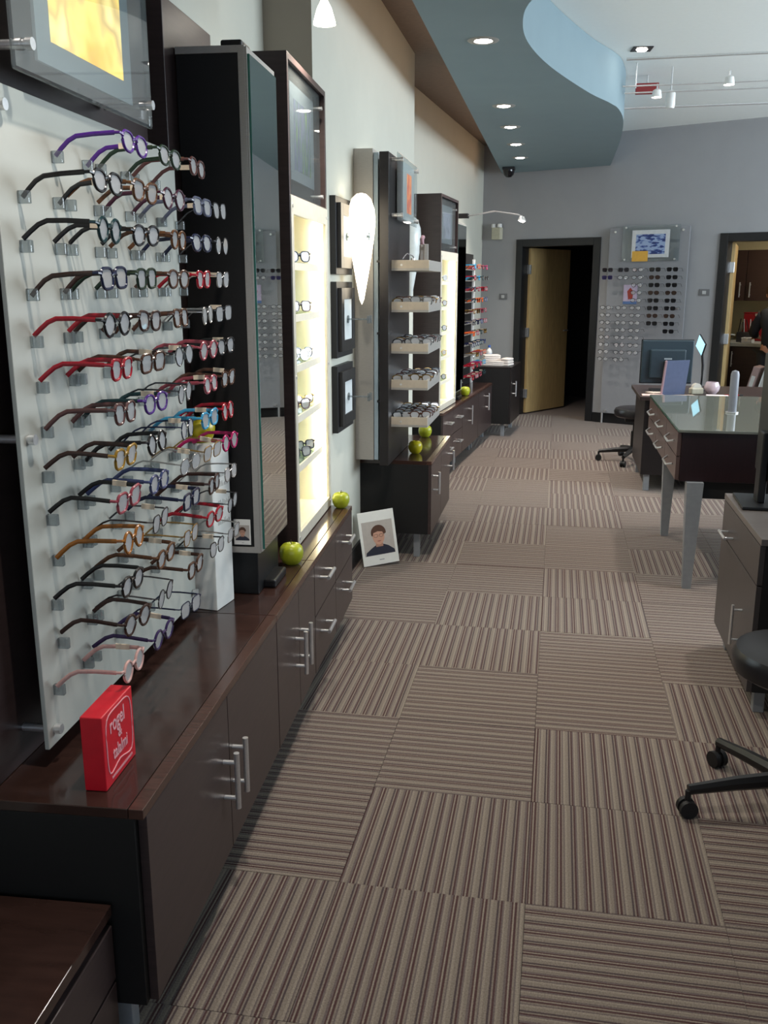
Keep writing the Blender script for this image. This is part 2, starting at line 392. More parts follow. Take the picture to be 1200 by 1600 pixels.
# far run
fr = []
for a, b in ((.002, .42), (.42, .838)):
    for z0, z1, hz in ((.345, ZT, .46), (Z0, .34, .25)): fr.append(('drawer', a, b, z0, z1, ((a + b) / 2, hz, .12, False)))
cabinet(F3, 7.36, 8.2, -.48, 0, HT, Z0, fr, 'dark wood drawer cabinet under the far lit display case')
cabinet(F3, 8.2, 9.03, -.48, 0, HT, Z0, [('door', .002, .828, Z0, ZT, (.30, .41, .17, True))], 'dark wood single door cabinet with apple below the far mirror')
cabinet(F3, 9.03, 9.85, -.48, 0, HT, Z0, [('door', .002, .818, Z0, ZT, (.42, .42, .17, True))], 'dark wood single door cabinet beside the taller end cabinet')
cabinet(F3, 9.86, 10.6, -.45, .2, .735, .135, [('door', .002, .738, .135, .71, (.12, .5, .16, True))], 'tall black end cabinet topped with white towels near dark doorway', body=woodblack, topm=woodblack)

# ------------------------------------------------------------------ near eyewear tower
t = thing('display_tower', 'dark wood wall tower backing the frosted eyewear panel', 'tower', F1.P(1.45, -.4, HT), F1.A)
obj('back_panel', box(BM(), .001, .075, 0, 1.17, .001, 2.05, .002), wood, t)
t = thing('mirror_tower', 'tall dark wood tower behind the near mirror', 'tower', F1.P(2.7, -.4, HT), F1.A)
obj('back_panel', box(BM(), .001, .105, 0, .45, .001, 1.785, .002), wood, t)
PV, PU0, PU1, PZ0, PZ1 = -.255, 1.65, 2.625, .612, 1.93
t = thing('eyewear_display', 'large frosted acrylic panel covered in rows of eyeglasses', 'display panel', F1.P(PU0, PV, PZ0), F1.A)
obj('panel', box(BM(), -.01, 0, 0, PU1 - PU0, 0, PZ1 - PZ0, .0015), frost, t)
def standoff(par, x, y, z, L, r=.011):
    bm = BM(); cyl(bm, (x - L, y, z), (x + .004, y, z), r * .8); cyl(bm, (x + .004, y, z), (x + .016, y, z), r); return obj('standoff', bm, steel, par, smooth=True)
for y in (.03, PU1 - PU0 - .03):
    for z in (.035, .66, PZ1 - PZ0 - .04): standoff(t, 0, y, z, .07)
panel = t
peg_me = mesh(box(BM(), 0, .024, -.006, .006, -.012, .012, .002), 'peg'); peg_me.materials.append(pegm)
# picture plate over it
t = thing('picture_plate', 'clear acrylic plate on standoffs holding a glowing yellow abstract picture', 'picture', F1.P(1.66, -.205, 1.945), F1.A)
obj('plate', box(BM(), -.008, 0, 0, .68, 0, .66, .006), acryl, t)
for y in (.045, .645):
    for z in (.05, .61): standoff(t, 0, y, z, .11)
obj('mat_board', box(BM(), -.016, -.0085, .11, .575, .037, .62, .001), greymat, t)
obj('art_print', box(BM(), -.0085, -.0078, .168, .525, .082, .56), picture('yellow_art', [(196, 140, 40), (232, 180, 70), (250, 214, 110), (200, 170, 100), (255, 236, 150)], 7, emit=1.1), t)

# ------------------------------------------------------------------ eyeglasses
def loop(shape, w=.026, h=.02, n=22):
    pts = []
    for i in range(n):
        a = 2 * pi * i / n; c, s = cos(a), sin(a)
        e = {'round': 1.0, 'rect': .5, 'oval': .8, 'cat': .7}[shape]
        y = w * math.copysign(abs(c) ** e, c); z = h * math.copysign(abs(s) ** e, s)
        if shape == 'round': z *= 1.12; y *= .92
        if shape == 'cat' and z > 0: z += .25 * h * max(0, c)
        if z < 0: y *= 1 - .12 * (-z / h)
        pts.append((y, z))
    return pts
GM = {}
def gmesh(kind, shape, thick, m):
    key = (kind, shape, thick, m.name)
    if key in GM: return GM[key]
    bm = BM(); r = .0032 if thick else .0016
    L = loop(shape)
    if kind == 'front':
        for s in (-1, 1): tube(bm, [(0, s * (.034 + y), z) for y, z in L], r, 6, closed=True, rz=r)
        tube(bm, [(0, -.012, .006), (.002, 0, .010), (0, .012, .006)], r, 6)
        for s in (-1, 1): tube(bm, [(0, s * .058, .010), (-.002, s * .069, .012), (-.012, s * .070, .012)], r, 6)
    elif kind == 'lens':
        f = [bm.verts.new((.0004, y * .97, z * .97)) for y, z in L]; b = [bm.verts.new((-.0008, y * .97, z * .97)) for y, z in L]
        bm.faces.new(f); bm.faces.new(b[::-1])
        for i in range(len(L)): j = (i + 1) % len(L); bm.faces.new((f[i], f[j], b[j], b[i]))
    elif kind == 'temple':
        tube(bm, [(-.012, 0, .012), (-.06, .0, .012), (-.095, -.001, .010), (-.112, -.002, .002), (-.128, -.003, -.012), (-.142, -.004, -.026)],
             [.0016] * 6, 6, rz=.0048 if thick else .0022)
    elif kind == 'folded':
        for s, dx in ((-1, -.009), (1, -.016)):
            tube(bm, [(dx, s * .069, .010), (dx, 0, .006), (dx, -s * .03, .004), (dx, -s * .052, -.016)], .0018, 6, rz=.0036 if thick else .0022)
    me = mesh(bm, kind, True); me.materials.append(m); GM[key] = me
    return me
tag_me = mesh(box(BM(), -.066, -.034, -.0024, .0024, .006, .018), 'price_tag'); tag_me.materials.append(mat('price_tag_paper', (228, 210, 186), .6))
def fm(n, c, metal=0): return mat('frame_' + n.replace(' ', '_'), c, .25, metal=metal, var=.35 if 'tortoise' in n else .08, scale=90)
FR = {'purple': (74, 34, 122), 'black': (22, 20, 22), 'dark green': (30, 48, 34), 'rosy brown': (88, 56, 54), 'amber tortoise': (92, 58, 32), 'plum': (62, 26, 46),
      'blue and tan': (84, 90, 112), 'gunmetal': (84, 84, 88), 'teal': (20, 52, 56), 'brown tortoise': (74, 46, 32), 'navy': (26, 32, 62), 'red': (158, 18, 38),
      'silver': (178, 176, 174), 'pink': (150, 66, 78), 'dark brown': (56, 34, 28), 'mustard yellow': (150, 114, 34), 'sky blue': (60, 150, 190), 'magenta': (170, 24, 90),
      'gold': (176, 140, 84), 'slate blue': (58, 68, 108), 'honey amber': (150, 92, 30), 'clear pink': (212, 168, 160), 'dark violet': (56, 40, 84), 'orange': (206, 92, 40)}
def eyeglasses(loc, rot, color, shape, thick, label, cat='eyeglasses', group=None, dark=False, folded=False, price=True, temples=None, name='eyeglasses'):
    m = fm(color, FR[color], .9 if color in ('silver', 'gunmetal', 'gold') else 0)
    t = thing(name, label, cat, loc, 0, group); t.rotation_euler = rot
    obj('frame_front', gmesh('front', shape, thick, m), None, t)
    lm = gmesh('lens', shape, thick, lensdark if dark else lensm)
    for s in (-1, 1): obj('lens', lm, None, t, loc=(0, s * .034, 0))
    if folded: obj('folded_temples', gmesh('folded', shape, thick, m), None, t)
    else:
        tm = gmesh('temple', shape, thick, fm(temples, FR[temples]) if temples else m)
        for s in (-1, 1):
            q = obj('temple', tm, None, t, loc=(0, s * .070, 0))
            if price and s == 1 and random.random() < .55: obj('price_tag', tag_me, None, q)
    return t
ROWS = [[None, 'purple', 'dark green', 'rosy brown', None],
        ['black', 'amber tortoise', 'plum', 'blue and tan', 'gunmetal'],
        ['teal', 'black', 'amber tortoise', 'navy', 'gunmetal'],
        ['navy', 'dark green', 'brown tortoise', 'red', 'silver'],
        ['black', 'dark brown', 'brown tortoise', 'silver', 'gunmetal'],
        ['red', 'brown tortoise', 'gunmetal', 'pink', 'black'],
        ['rosy brown', 'purple', 'gunmetal', 'pink', 'brown tortoise'],
        ['mustard yellow', 'black', 'navy', 'sky blue', 'red'],
        ['pink', 'slate blue', 'silver', 'gold', 'magenta'],
        ['honey amber', 'gunmetal', 'navy', 'dark brown', 'silver'],
        ['black', 'amber tortoise', 'gold', 'red', 'gunmetal'],
        ['dark brown', 'gunmetal', 'brown tortoise', 'black', 'silver'],
        ['clear pink', 'dark violet', 'navy', None, None]]
ORD = ['top', 'second', 'third', 'fourth', 'fifth', 'sixth', 'seventh', 'eighth', 'ninth', 'tenth', 'eleventh', 'twelfth', 'bottom']
CORD = ['nearest', 'second', 'middle', 'fourth', 'farthest']
TEMP = {(4, 0): 'red', (2, 0): 'black', (3, 0): 'dark brown', (8, 0): 'black', (7, 0): 'dark brown', (6, 1): 'teal', (3, 3): 'red'}
CU = [1.80, 1.985, 2.19, 2.385, 2.555]
for r, row in enumerate(ROWS):
    for c, col in enumerate(row):
        if not col: continue
        h = 1.856 - .091 * r; u = CU[c] + random.uniform(-.012, .012) - (.03 if r == 0 else 0) - (.03 if r == 12 else 0)
        shape = random.choice(['rect', 'oval', 'cat', 'round']) if r else 'oval'
        thick = col not in ('silver', 'gunmetal', 'gold') and (r < 7 or random.random() < .6)
        rz = F1.A + random.uniform(-.09, .09); ry = random.uniform(-.05, .09) + (.05 if r > 7 else 0)
        eyeglasses(F1.P(u, PV + .15, h), (random.uniform(-.04, .04), ry, rz), col, shape, thick,
                   '%s eyeglasses, %s row of the frosted panel, %s column' % (col, ORD[r], CORD[c]), group='eyeglasses on the frosted panel', temples=TEMP.get((r, c)))
        for s in (-1, 1): obj('peg', peg_me, None, panel, loc=(0, u - PU0 + s * .072, h - PZ0 - .012 - .02))

# ------------------------------------------------------------------ things on the near counter
t = thing('red_block', 'small red display block with white script logo on dark counter', 'sign', F1.P(1.572, -.097, HT + .001), F1.A + .01)
obj('block', box(BM(), -.046, 0, 0, .158, 0, .162, .002), red, t)
bd = [(.022, .022), (.075, .03), (.136, .022), (.146, .08), (.136, .14), (.08, .148), (.022, .14), (.014, .08)]
bpts = spline([bd[-1]] + bd + bd[:2], 4)[:-1]
obj('logo_border', tube(BM(), [(.0006, y, z + .006) for y, z in bpts], .0014, 4, closed=True), pinkprint, t)
def text(par, s, y, z, size, m, name='lettering', sx=1):
    cu = bpy.data.curves.new(name, 'FONT'); cu.body = s; cu.size = size; cu.align_x = 'CENTER'; cu.extrude = .0004; cu.offset = size * .012
    cu.materials.append(m)
    o = bpy.data.objects.new(name, cu); COL.objects.link(o); o.parent = par; o.location = (.0008, y, z); o.rotation_euler = (pi / 2, 0, pi / 2); o.scale = (sx, 1, 1)
    me = bpy.data.meshes.new_from_object(o); q = bpy.data.objects.new(name, me); COL.objects.link(q)
    q.parent = par; q.location = o.location; q.rotation_euler = o.rotation_euler; q.scale = o.scale; bpy.data.objects.remove(o)
    return q
text(t, 'rogel', .072, .110, .047, pinkprint, sx=.8); text(t, '&', .082, .084, .03, pinkprint); text(t, 'talalmi', .08, .048, .040, pinkprint, sx=.72)
bm = BM()
for k in range(16): box(bm, .0002, .0012, .03 + k * .0068, .0345 + k * .0068, .012, .017)
obj('small_print', bm, pinkprint, t)

WA = F1.A - radians(10)
t = thing('white_display_box', 'tall white card box with faint print, standing between panel and mirror', 'box', F1.P(2.643, -.194, HT + .001), WA)
obj('box', box(BM(), -.115, 0, 0, .12, 0, .53, .002), paper, t)
bm = BM(); rnd = random.Random(3)
for z in (.42, .39, .33, .27):
    y = .03
    while y < .11:
        w = rnd.uniform(.002, .006); box(bm, .0001, .0006, y, y + .0012, z, z + rnd.uniform(.008, .018)); y += w + .003
obj('faint_print', bm, mat('grey_ink', (110, 105, 100), .7), t)
applem = mat('green_apple_skin', (168, 176, 40), .3, var=.18, scale=25)
applem2 = mat('yellow_apple_skin', (196, 182, 30), .3, var=.12, scale=25)
def apple(loc, label, m=applem, s=1):
    t = thing('apple', label, 'apple', loc, random.uniform(0, 6), 'green apples on the counters')
    pr = [(0, .008), (.008, .003), (.02, 0), (.031, .008), (.039, .026), (.0405, .042), (.037, .058), (.028, .068), (.016, .0715), (.007, .067), (0, .06)]
    obj('fruit', lathe(BM(), [(r * s, z * s) for r, z in pr]), m, t, smooth=True)
    obj('stem', tube(BM(), [(0, 0, .06 * s), (.001, 0, .072 * s), (.004, 0, .082 * s)], .0014, 6), mat('apple_stem', (70, 54, 30), .8), t)
    return t
apple(F1.P(2.69, -.235, HT + .532), 'yellow green apple on top of the white display box', applem2, 1.05)
apple(F1.P(3.175, -.075, HT + .0005), 'green apple at the foot of the near mirror', applem, 1.1)
apple(F1.P(4.075, -.045, HT + .0005), 'green apple at far end of near counter behind lit case', applem)
apple((-.813, 5.454, .5855), 'nearer of the two green apples on the middle cabinet', applem2, 1.05)
apple((-.84, 6.07, .5855), 'farther of the two green apples on the middle cabinet', applem, 1.1)
apple(F3.P(8.62, -.06, HT + .0005), 'green apple at the foot of the far mirror', applem, 1.15)

# mirror stand
def mirror(fr, u0, u1, vb, vf, z0, z1, zc, label):
    t = thing('mirror_stand', label, 'mirror', fr.P(u0, vb, zc), fr.A)
    w = u1 - u0; d = vf - vb; a = z0 - zc; b = z1 - zc; e = .032
    obj('core', box(BM(), 0, d - e, .004, w, a + .02, b - .02, .001), blackside, t)
    bm = BM(); box(bm, d - e, d - .012, 0, w, a, b, .001); box(bm, 0, d - e, 0, w, b - .02, b, .001); box(bm, 0, d - e, 0, w, a, a + .02, .001)
    obj('frame', bm, alu, t)
    obj('backing', box(BM(), d - .0118, d - .006, .002, w - .002, a + .005, b - .004), alu, t)
    g = obj('mirror_glass', box(BM(), d - .0058, d, .009, w - .006, a + .012, b - .022), glassedge, t)
    obj('silvering', box(BM(), d, d + .0006, .0105, w - .007, a + .0135, b - .0235), mirrorm, g)
    obj('base', box(BM(), .02, d - .03, .03, w - .03, .001, a, .003), blackplastic, t)
    obj('pivot', box(BM(), d - .10, d - .035, .06, .16, b + .001, b + .03, .006), blackplastic, t)
    obj('bottom_pivot', box(BM(), d - .11, d + .01, .1, .26, .001, .03, .006), blackplastic, t)
    return t
m1 = mirror(F1, 2.787, 3.125, -.293, -.075, .722, 2.238, HT, 'tall aluminium framed mirror on near counter reflecting the back wall')
# small portrait print on the dark side of the mirror
def portrait(par, W, H, t=.004):
    """white bordered print lying in the y-z plane, facing +x; flat picture of a young man with glasses"""
    obj('print', box(BM(), -t, 0, -W / 2, W / 2, 0, H, .0008), paper, par)
    k = W / .24
    def sh(pts, name, m, x): obj(name, slab(BM(), [(y * k, z * k) for y, z in pts], 0, x), m, par)
    R = lambda cy, cz, ry, rz, n=20, a0=0, a1=2 * pi: [(cy + ry * cos(a0 + (a1 - a0) * i / (n - 1)), cz + rz * sin(a0 + (a1 - a0) * i / (n - 1))) for i in range(n)]
    sh([(-.102, .062), (.102, .062), (.102, .282), (-.102, .282)], 'photo_background', mat('print_grey', (188, 180, 172), .6), .0004)
    sh([(-.095, .064), (.1, .064), (.098, .085), (.06, .115), (.03, .128), (-.02, .128), (-.05, .112), (-.09, .085)], 'photo_shirt', mat('print_navy', (40, 42, 58), .6), .0006)
    sh([(-.022, .115), (.026, .115), (.026, .15), (-.022, .15)], 'photo_neck', mat('print_skin_shade', (176, 130, 110), .6), .0008)
    sh(R(.002, .182, .04, .054)[:-1], 'photo_face', mat('print_skin', (206, 158, 134), .6), .001)
    sh(R(.004, .205, .050, .05, 16, -.15, pi + .3) + [(-.036, .185), (-.03, .206), (0, .214), (.03, .208), (.038, .19)], 'photo_hair', mat('print_hair', (88, 58, 42), .6), .0012)
    bm = BM()
    for s in (-1, 1): tube(bm, [(.0013, y * k, z * k) for y, z in R(.002 + s * .018, .186, .014, .010, 14)[:-1]], .0014 * k, 4, closed=True)
    obj('photo_glasses', bm, mat('print_black', (40, 36, 36), .5), par)
    sh(R(.003, .151, .013, .003, 12)[:-1], 'photo_mouth', mat('print_lips', (160, 92, 84), .6), .0012)
    sh([(-.01, .028), (.022, .028), (.022, .034), (-.01, .034)], 'caption', mat('print_caption', (170, 170, 172), .6), .0006)
t = thing('portrait_print', 'white bordered portrait print leaning on the floor against the middle cabinet', 'photo', (-.937, 5.055, .001), 0)
t.rotation_euler = (0, radians(-9), radians(-62)); t.rotation_euler.rotate_axis('X', radians(5))
t.location = (-.937, 5.02, .012)
portrait(t, .215, .31)
t = thing('portrait_print', 'small white bordered portrait print on the dark side of the near mirror', 'photo', F1.P(2.784, -.145, .75), F1.A - pi / 2)
portrait(t, .056, .085, .002)

# ------------------------------------------------------------------ lit display cases
def lit_case(fr, u0, u1, vb, vf, zc, H, zsplit, shelves, label, artm, artlabel, items):
    t = thing('display_case', label, 'display case', fr.P(u0, vb, zc), fr.A)
    w = u1 - u0; d = vf - vb; zs = zsplit - zc; hh = H - zc; k = .022
    bm = BM(); box(bm, 0, d, 0, k, .001, hh, .001); box(bm, 0, d, w - k, w, .001, hh, .001); box(bm, 0, d, k, w - k, hh - k, hh, .001); box(bm, 0, .012, k, w - k, .001, hh - k)
    box(bm, .012, d, k, w - k, zs - k, zs); box(bm, .012, d, k, w - k, .001, k)
    obj('carcass', bm, wood, t)
    # picture recess
    obj('recess_back', box(BM(), d - .06, d - .05, k, w - k, zs, hh - k), black, t)
    obj('glass_plate', box(BM(), d - .018, d - .012, k + .006, w - k - .05, zs + .004, hh - k - .006), acryl, t)
    obj('mat_board', box(BM(), d - .026, d - .0185, w * .16, w * .76, zs + .06, hh - k - .05), greypic, t)
    obj('art_print', box(BM(), d - .0185, d - .0181, w * .25, w * .67, zs + .1, hh - k - .1), artm, t)
    for z in (zs + .04, hh - k - .06): standoff(t, d - .012, w - k - .075, z, .04, .008)
    # lit niche
    x0 = .06
    bm = BM(); box(bm, x0, x0 + .01, k, w - k, k, zs - k); box(bm, x0 + .01, d - .012, k, k + .01, k, zs - k); box(bm, x0 + .01, d - .012, w - k - .01, w - k, k, zs - k)
    box(bm, x0 + .01, d - .012, k + .01, w - k - .01, k, k + .01); box(bm, x0 + .01, d - .012, k + .01, w - k - .01, zs - k - .01, zs - k)
    obj('niche_lining', bm, cream, t)
    bm = BM(); f = .042
    box(bm, d - .011, d + .004, k - .016, k + f * .5, .004, zs - .004, .002); box(bm, d - .011, d + .004, w - k - f * .6, w - k + .016, .004, zs - .004, .002)
    box(bm, d - .011, d + .004, k + f * .5, w - k - f * .6, .004, .05, .002); box(bm, d - .011, d + .004, k + f * .5, w - k - f * .6, zs - .07, zs - .004, .002)
    fo = obj('niche_frame', bm, mat('cream_frame', (214, 208, 192), .4), t)
    for y in (k + .005, w - k - .006):
        for z in (.03, zs * .5, zs - .04): obj('screw', cyl(BM(), (d + .004, y, z), (d + .007, y, z), .007, 10), steel, fo, smooth=True)
    obj('light_strip', box(BM(), d - .05, d - .02, w - k - .034, w - k - .0105, k + .03, zs - k - .04, .004), ledm, t)
    for z in shelves:
        obj('shelf', box(BM(), x0 + .012, d - .03, k + .012, w - k - .04, z - zc - .006, z - zc), clearglass, t)
        obj('shelf_lip', box(BM(), d - .0298, d - .022, k + .012, w - k - .04, z - zc - .03, z - zc - .002), cream, t)
    return t
lit_case(F1, 3.395, 4.118, -.4, -.1, HT, 2.36, 1.89, [1.655, 1.46, 1.265, 1.065, .865], 'tall dark case with lit cream niche on the near counter',
         picture('aurora_art', [(52, 58, 84), (120, 120, 156), (84, 112, 92), (150, 186, 56)], 5, stretch=(1, 9, 1.2)), '', None)
cc = ['black', 'brown tortoise', 'silver', 'rosy brown', 'gunmetal', 'gold']
SH = ['top', 'second', 'third', 'fourth', 'lowest']
for k, z in enumerate([1.655, 1.46, 1.265, 1.065, .865]):
    n = [1, 1, 2, 2, 2][k]
    for q in range(n):
        lab = '%s folded eyeglasses on the %s glass shelf of the near lit case%s' % (cc[(k + 2 * q) % 6], SH[k], ('' if n == 1 else (', nearer pair' if q == 0 else ', farther pair')))
        eyeglasses(F1.P(3.72 + .17 * q + .05 * (n == 1), -.15 - .02 * q, z + .0255), (0, -.12, F1.A - radians(30)), cc[(k + 2 * q) % 6], ['cat', 'rect', 'oval'][k % 3], True, lab,
                   group='eyeglasses in the near lit case', folded=True)
lit_case(F3, 7.41, 8.1, -.46, -.05, HT, 2.25, 1.83, [1.6, 1.4, 1.2, 1.0, .8], 'tall dark case with lit cream niche on the far counter',
         picture('grey_art', [(110, 116, 126), (170, 172, 190), (130, 134, 142)], 6), '', None)
for k, z in enumerate([1.6, 1.4, 1.2, 1.0, .8]):
    eyeglasses(F3.P(7.72, -.1, z + .0255), (0, -.1, F3.A - radians(30)), cc[(k + 2) % 6], 'oval', True, '%s folded eyeglasses on the %s shelf of the far lit case' % (cc[(k + 2) % 6], SH[k]),
               group='eyeglasses in the far lit case', folded=True)
mirror(F3, 8.15, 8.53, -.22, -.06, .64, 2.09, HT, 'tall aluminium framed mirror on the far counter beside the rack')

# ------------------------------------------------------------------ middle wall: frames, sconces, tray tower
for k, (z0, z1) in enumerate(((1.62, 1.985), (1.215, 1.585), (.84, 1.175))):
    wh = ['top', 'middle', 'lowest'][k]
    t = thing('wall_frame', '%s of the three black wall frames, with a clear eyeglass peg' % wh, 'frame', (-1.1, 4.53, z0), 0, 'black frames on the white wall')
    w = .36; h = z1 - z0
    def ring(x0, x1, a, b, m, name):
        bm = BM(); box(bm, x0, x1, a, b, a, h - a, .001); box(bm, x0, x1, w - b, w - a, a, h - a, .001); box(bm, x0, x1, b, w - b, a, b, .001); box(bm, x0, x1, b, w - b, h - b, h - a, .001)
        return obj(name, bm, m, t)
    ring(.001, .03, 0, .05, black, 'outer_frame'); ring(.03, .05, .03, .085, mat('black_frame_inner', (34, 33, 34), .35), 'inner_frame')
    obj('white_mat', box(BM(), .001, .044, .051, w - .051, .051, h - .051), mat('frame_mat', (206, 214, 216), .5, var=.02), t)
    bm = BM(); tube(bm, [(.044, w / 2, h * .5), (.15, w / 2, h * .5)], .005, 8); box(bm, .15, .165, w / 2 - .03, w / 2 - .02, h * .5 - .02, h * .5 + .02, .003); box(bm, .15, .165, w / 2 + .02, w / 2 + .03, h * .5 - .02, h * .5 + .02, .003); box(bm, .15, .158, w / 2 - .02, w / 2 + .02, h * .5 - .005, h * .5 + .005); tube(bm, [(.044, w / 2, h * .5), (.05, w / 2, h * .5)], .02, 12)
    obj('eyeglass_peg', bm, pegm, t)
shade = mat('sconce_glass', (255, 246, 228), .3, emit=3.2, ecol=(255, 238, 208))
for (x, y, z, lab) in ((-1.0, 4.80, 1.45, 'glowing white teardrop wall sconce beside the black frames'), (-1.0, 6.42, 1.45, 'unlit white teardrop wall sconce mostly hidden behind the tray tower')):
    t = thing('wall_sconce', lab, 'wall lamp', (x, y, z), 0, 'teardrop wall sconces')
    pr = [(0, .02), (.014, .045), (.036, .14), (.06, .25), (.08, .36), (.088, .43), (.082, .49), (.06, .54), (.03, .562), (0, .568)]
    obj('glass_shade', lathe(BM(), pr, 28, sx=.8, sy=1.0), shade if y < 5 else mat('opal_glass', (214, 220, 218), .25), t, smooth=True)
    obj('wall_mount', cyl(BM(), (-.099, 0, .4), (-.06, 0, .4), .035, 16), steel, t, smooth=True)

t = thing('tray_tower', 'dark wood tower with aluminium back holding five eyewear trays', 'tower', (-1.1, 5.02, .586), 0)
obj('aluminium_back', box(BM(), .001, .105, .06, .62, .02, 1.68, .002), alu, t)
obj('light_strip_panel', box(BM(), .106, .13, .07, .61, .02, 1.66, .001), mat('pale_blue_acrylic', (160, 178, 190), .3), t)
for z in (.35, .72, 1.1): obj('spacer', box(BM(), .13, .15, .03, .07, z, z + .012), black, t)
obj('front_panel', box(BM(), .15, .2, .0, .72, .001, 1.655, .002), woodblack, t)
TZ = [1.704, 1.485, 1.262, 1.063, .856]
trays = []
OR5 = ['top', 'second', 'third', 'fourth', 'lowest']
for k, z in enumerate(TZ):
    t = thing('display_tray', '%s of the five cream trays projecting from the dark tower' % OR5[k], 'tray', (-.899, 5.1, z - .06), 0, 'trays on the middle tower')
    a, b = .205, .55
    obj('tray_floor', box(BM(), .0, a, 0, b, 0, .012), alu, t)
    for y in (0, b - .012): obj('end_wall', box(BM(), .0, a, y, y + .012, .012, .055, .001), mat('tray_cream', (196, 184, 166), .45), t)
    obj('front_wall', box(BM(), a - .012, a, .012, b - .012, .012, .055, .001), alu, t)
    obj('screw', cyl(BM(), (.055, -.003, .03), (.055, .0, .03), .006, 10), steel, t, smooth=True)
    if k:
        for r in range(3):
            for c in range(5):
                eyeglasses((-.843 + .05 * r, 5.17 + .1 * c + .02 * (r % 2), z - .003 + .002 * r), (random.uniform(-.1, .1), -.25, random.uniform(-.2, .2) + radians(-60)),
                           tc_ := random.choice(['silver', 'gunmetal', 'rosy brown', 'brown tortoise', 'gold']), random.choice(['oval', 'rect']), r % 2 == 0,
                           'folded %s eyeglasses in the %s cream tray, %s row, %s from near end' % (tc_, OR5[k], ['back', 'middle', 'front'][r], ['first', 'second', 'third', 'fourth', 'last'][c]), group='eyeglasses in the %s tray' % OR5[k], folded=True)
# instruments in the top tray
t = thing('tray_instrument', 'small silver bracket tool standing in the top cream tray', 'tool', (-.75, 5.3, 1.657), radians(20))
bm = BM(); box(bm, -.012, .012, -.06, -.03, 0, .13, .002); box(bm, -.012, .012, .04, .07, 0, .13, .002); box(bm, -.01, .01, -.03, .04, .10, .118)
obj('bracket', bm, alu, t)
obj('pin', tube(BM(), [(0, .055, .131), (0, .06, .16), (.01, .075, .175)], .012, 8), mat('mauve_plastic', (150, 120, 130), .4), t, smooth=True)
t = thing('coiled_cable', 'thin grey cable looping out of the top cream tray', 'cable', (-.84, 5.2, 1.658), 0)
obj('cable', tube(BM(), [(0, 0, 0), (-.01, -.02, .05), (0, .06, .08), (.02, .14, .07), (.04, .18, .02), (.06, .24, .09), (.08, .3, .02)], .003, 6), mat('grey_cable', (120, 120, 124), .5), t, smooth=True)
t = thing('eyewear_loupe', 'small pink and silver gadget lying in the top cream tray', 'tool', (-.8, 5.22, 1.657), .6)
obj('body', box(BM(), -.02, .02, -.035, .035, 0, .03, .006), mat('dusty_pink', (196, 160, 156), .4), t); obj('knob', cyl(BM(), (0, 0, .03), (0, 0, .055), .012), steel, t, smooth=True)
# orange art plate on the tower
t = thing('picture_plate', 'clear acrylic plate with small orange picture on the tray tower', 'picture', (-.86, 5.04, 1.9), 0)
obj('plate', box(BM(), 0, .008, 0, .66, 0, .34, .003), acryl, t)
obj('mat_board', box(BM(), -.012, -.001, .2, .6, .02, .32), greymat, t)
obj('art_print', box(BM(), -.001, -.0004, .34, .5, .06, .27), picture('orange_art', [(120, 40, 30), (214, 90, 40), (250, 150, 70), (190, 60, 40)], 14, emit=.5), t)
for y in (.06, .62):
    for z in (.03, .31): standoff(t, .008, y, z, .045, .012)

# ------------------------------------------------------------------ far rack, towels, bottle
t = thing('eyewear_rack', 'tall dark rack of colourful eyeglasses at the end of far counter', 'rack', F3.P(8.98, -.27, HT), F3.A)
obj('back_panel', box(BM(), 0, .04, 0, .88, .001, 1.3, .002), blackside, t)
for y in (.0, .82): obj('side_post', box(BM(), .041, .06, y, y + .06, .001, 1.25, .001), white, t)
rk = t
KC = ['navy', 'sky blue', 'red', 'orange', 'pink', 'magenta', 'silver', 'gold', 'teal', 'slate blue']
for r in range(11):
    z = .12 + .105 * r
    obj('rail', box(BM(), .041, .075, .06, .82, z - .03, z - .022), alu, rk)
    for c in range(4):
        col = random.choice(KC); p = F3.P(9.08 + .22 * c, -.27 + .2, HT + z)
        eyeglasses(p, (0, 0, F3.A + random.uniform(-.1, .1)), col, random.choice(['rect', 'oval']), True, '%s eyeglasses on far dark rack, %s rail, %s from near end' % (col, ['lowest', 'second lowest', 'third lowest', 'fourth lowest', 'fifth lowest', 'middle', 'fifth highest', 'fourth highest', 'third highest', 'second highest', 'highest'][r], ['first', 'second', 'third', 'fourth'][c]),
                   group='eyeglasses on the far rack', dark=random.random() < .3)
def towel(loc, rz, sx, sy, sz, label):
    t = thing('folded_towel', label, 'towel', loc, rz, 'white towels on the end cabinet')
    n = 3
    for k in range(n):
        obj('fold', box(BM(), -sx / 2 + .004 * k, sx / 2, -sy / 2, sy / 2 - .006 * k, sz * k / n + .0005, sz * (k + 1) / n, sz / n * .42), mat('terry_white', (236, 226, 218), .95, bump=.6, scale=160), t, smooth=True)
towel(F3.P(10.06, -.02, .736), F3.A, .24, .2, .05, 'flat white folded towel lying on the black end cabinet'); towel(F3.P(10.06, -.05, .787), F3.A + .3, .18, .17, .06, 'white folded towel, topmost of the stack on end cabinet')
towel(F3.P(10.05, .12, .736), F3.A - .2, .1, .18, .08, 'white folded towel at the front edge of the end cabinet')
t = thing('spray_bottle', 'slim white and blue bottle behind the towels on end cabinet', 'bottle', F3.P(10.22, -.1, .736), 0)
obj('bottle', lathe(BM(), [(0, 0), (.03, 0), (.032, .01), (.032, .13), (.026, .15), (.012, .165), (.012, .175), (0, .175)]), white, t, smooth=True)
obj('label_band', lathe(BM(), [(.0325, .03), (.033, .03), (.033, .11), (.0325, .11)]), mat('blue_label', (70, 110, 180), .4), t, smooth=True)
obj('cap', cyl(BM(), (0, 0, .176), (0, 0, .2), .014), mat('blue_cap', (50, 90, 170), .4), t, smooth=True)

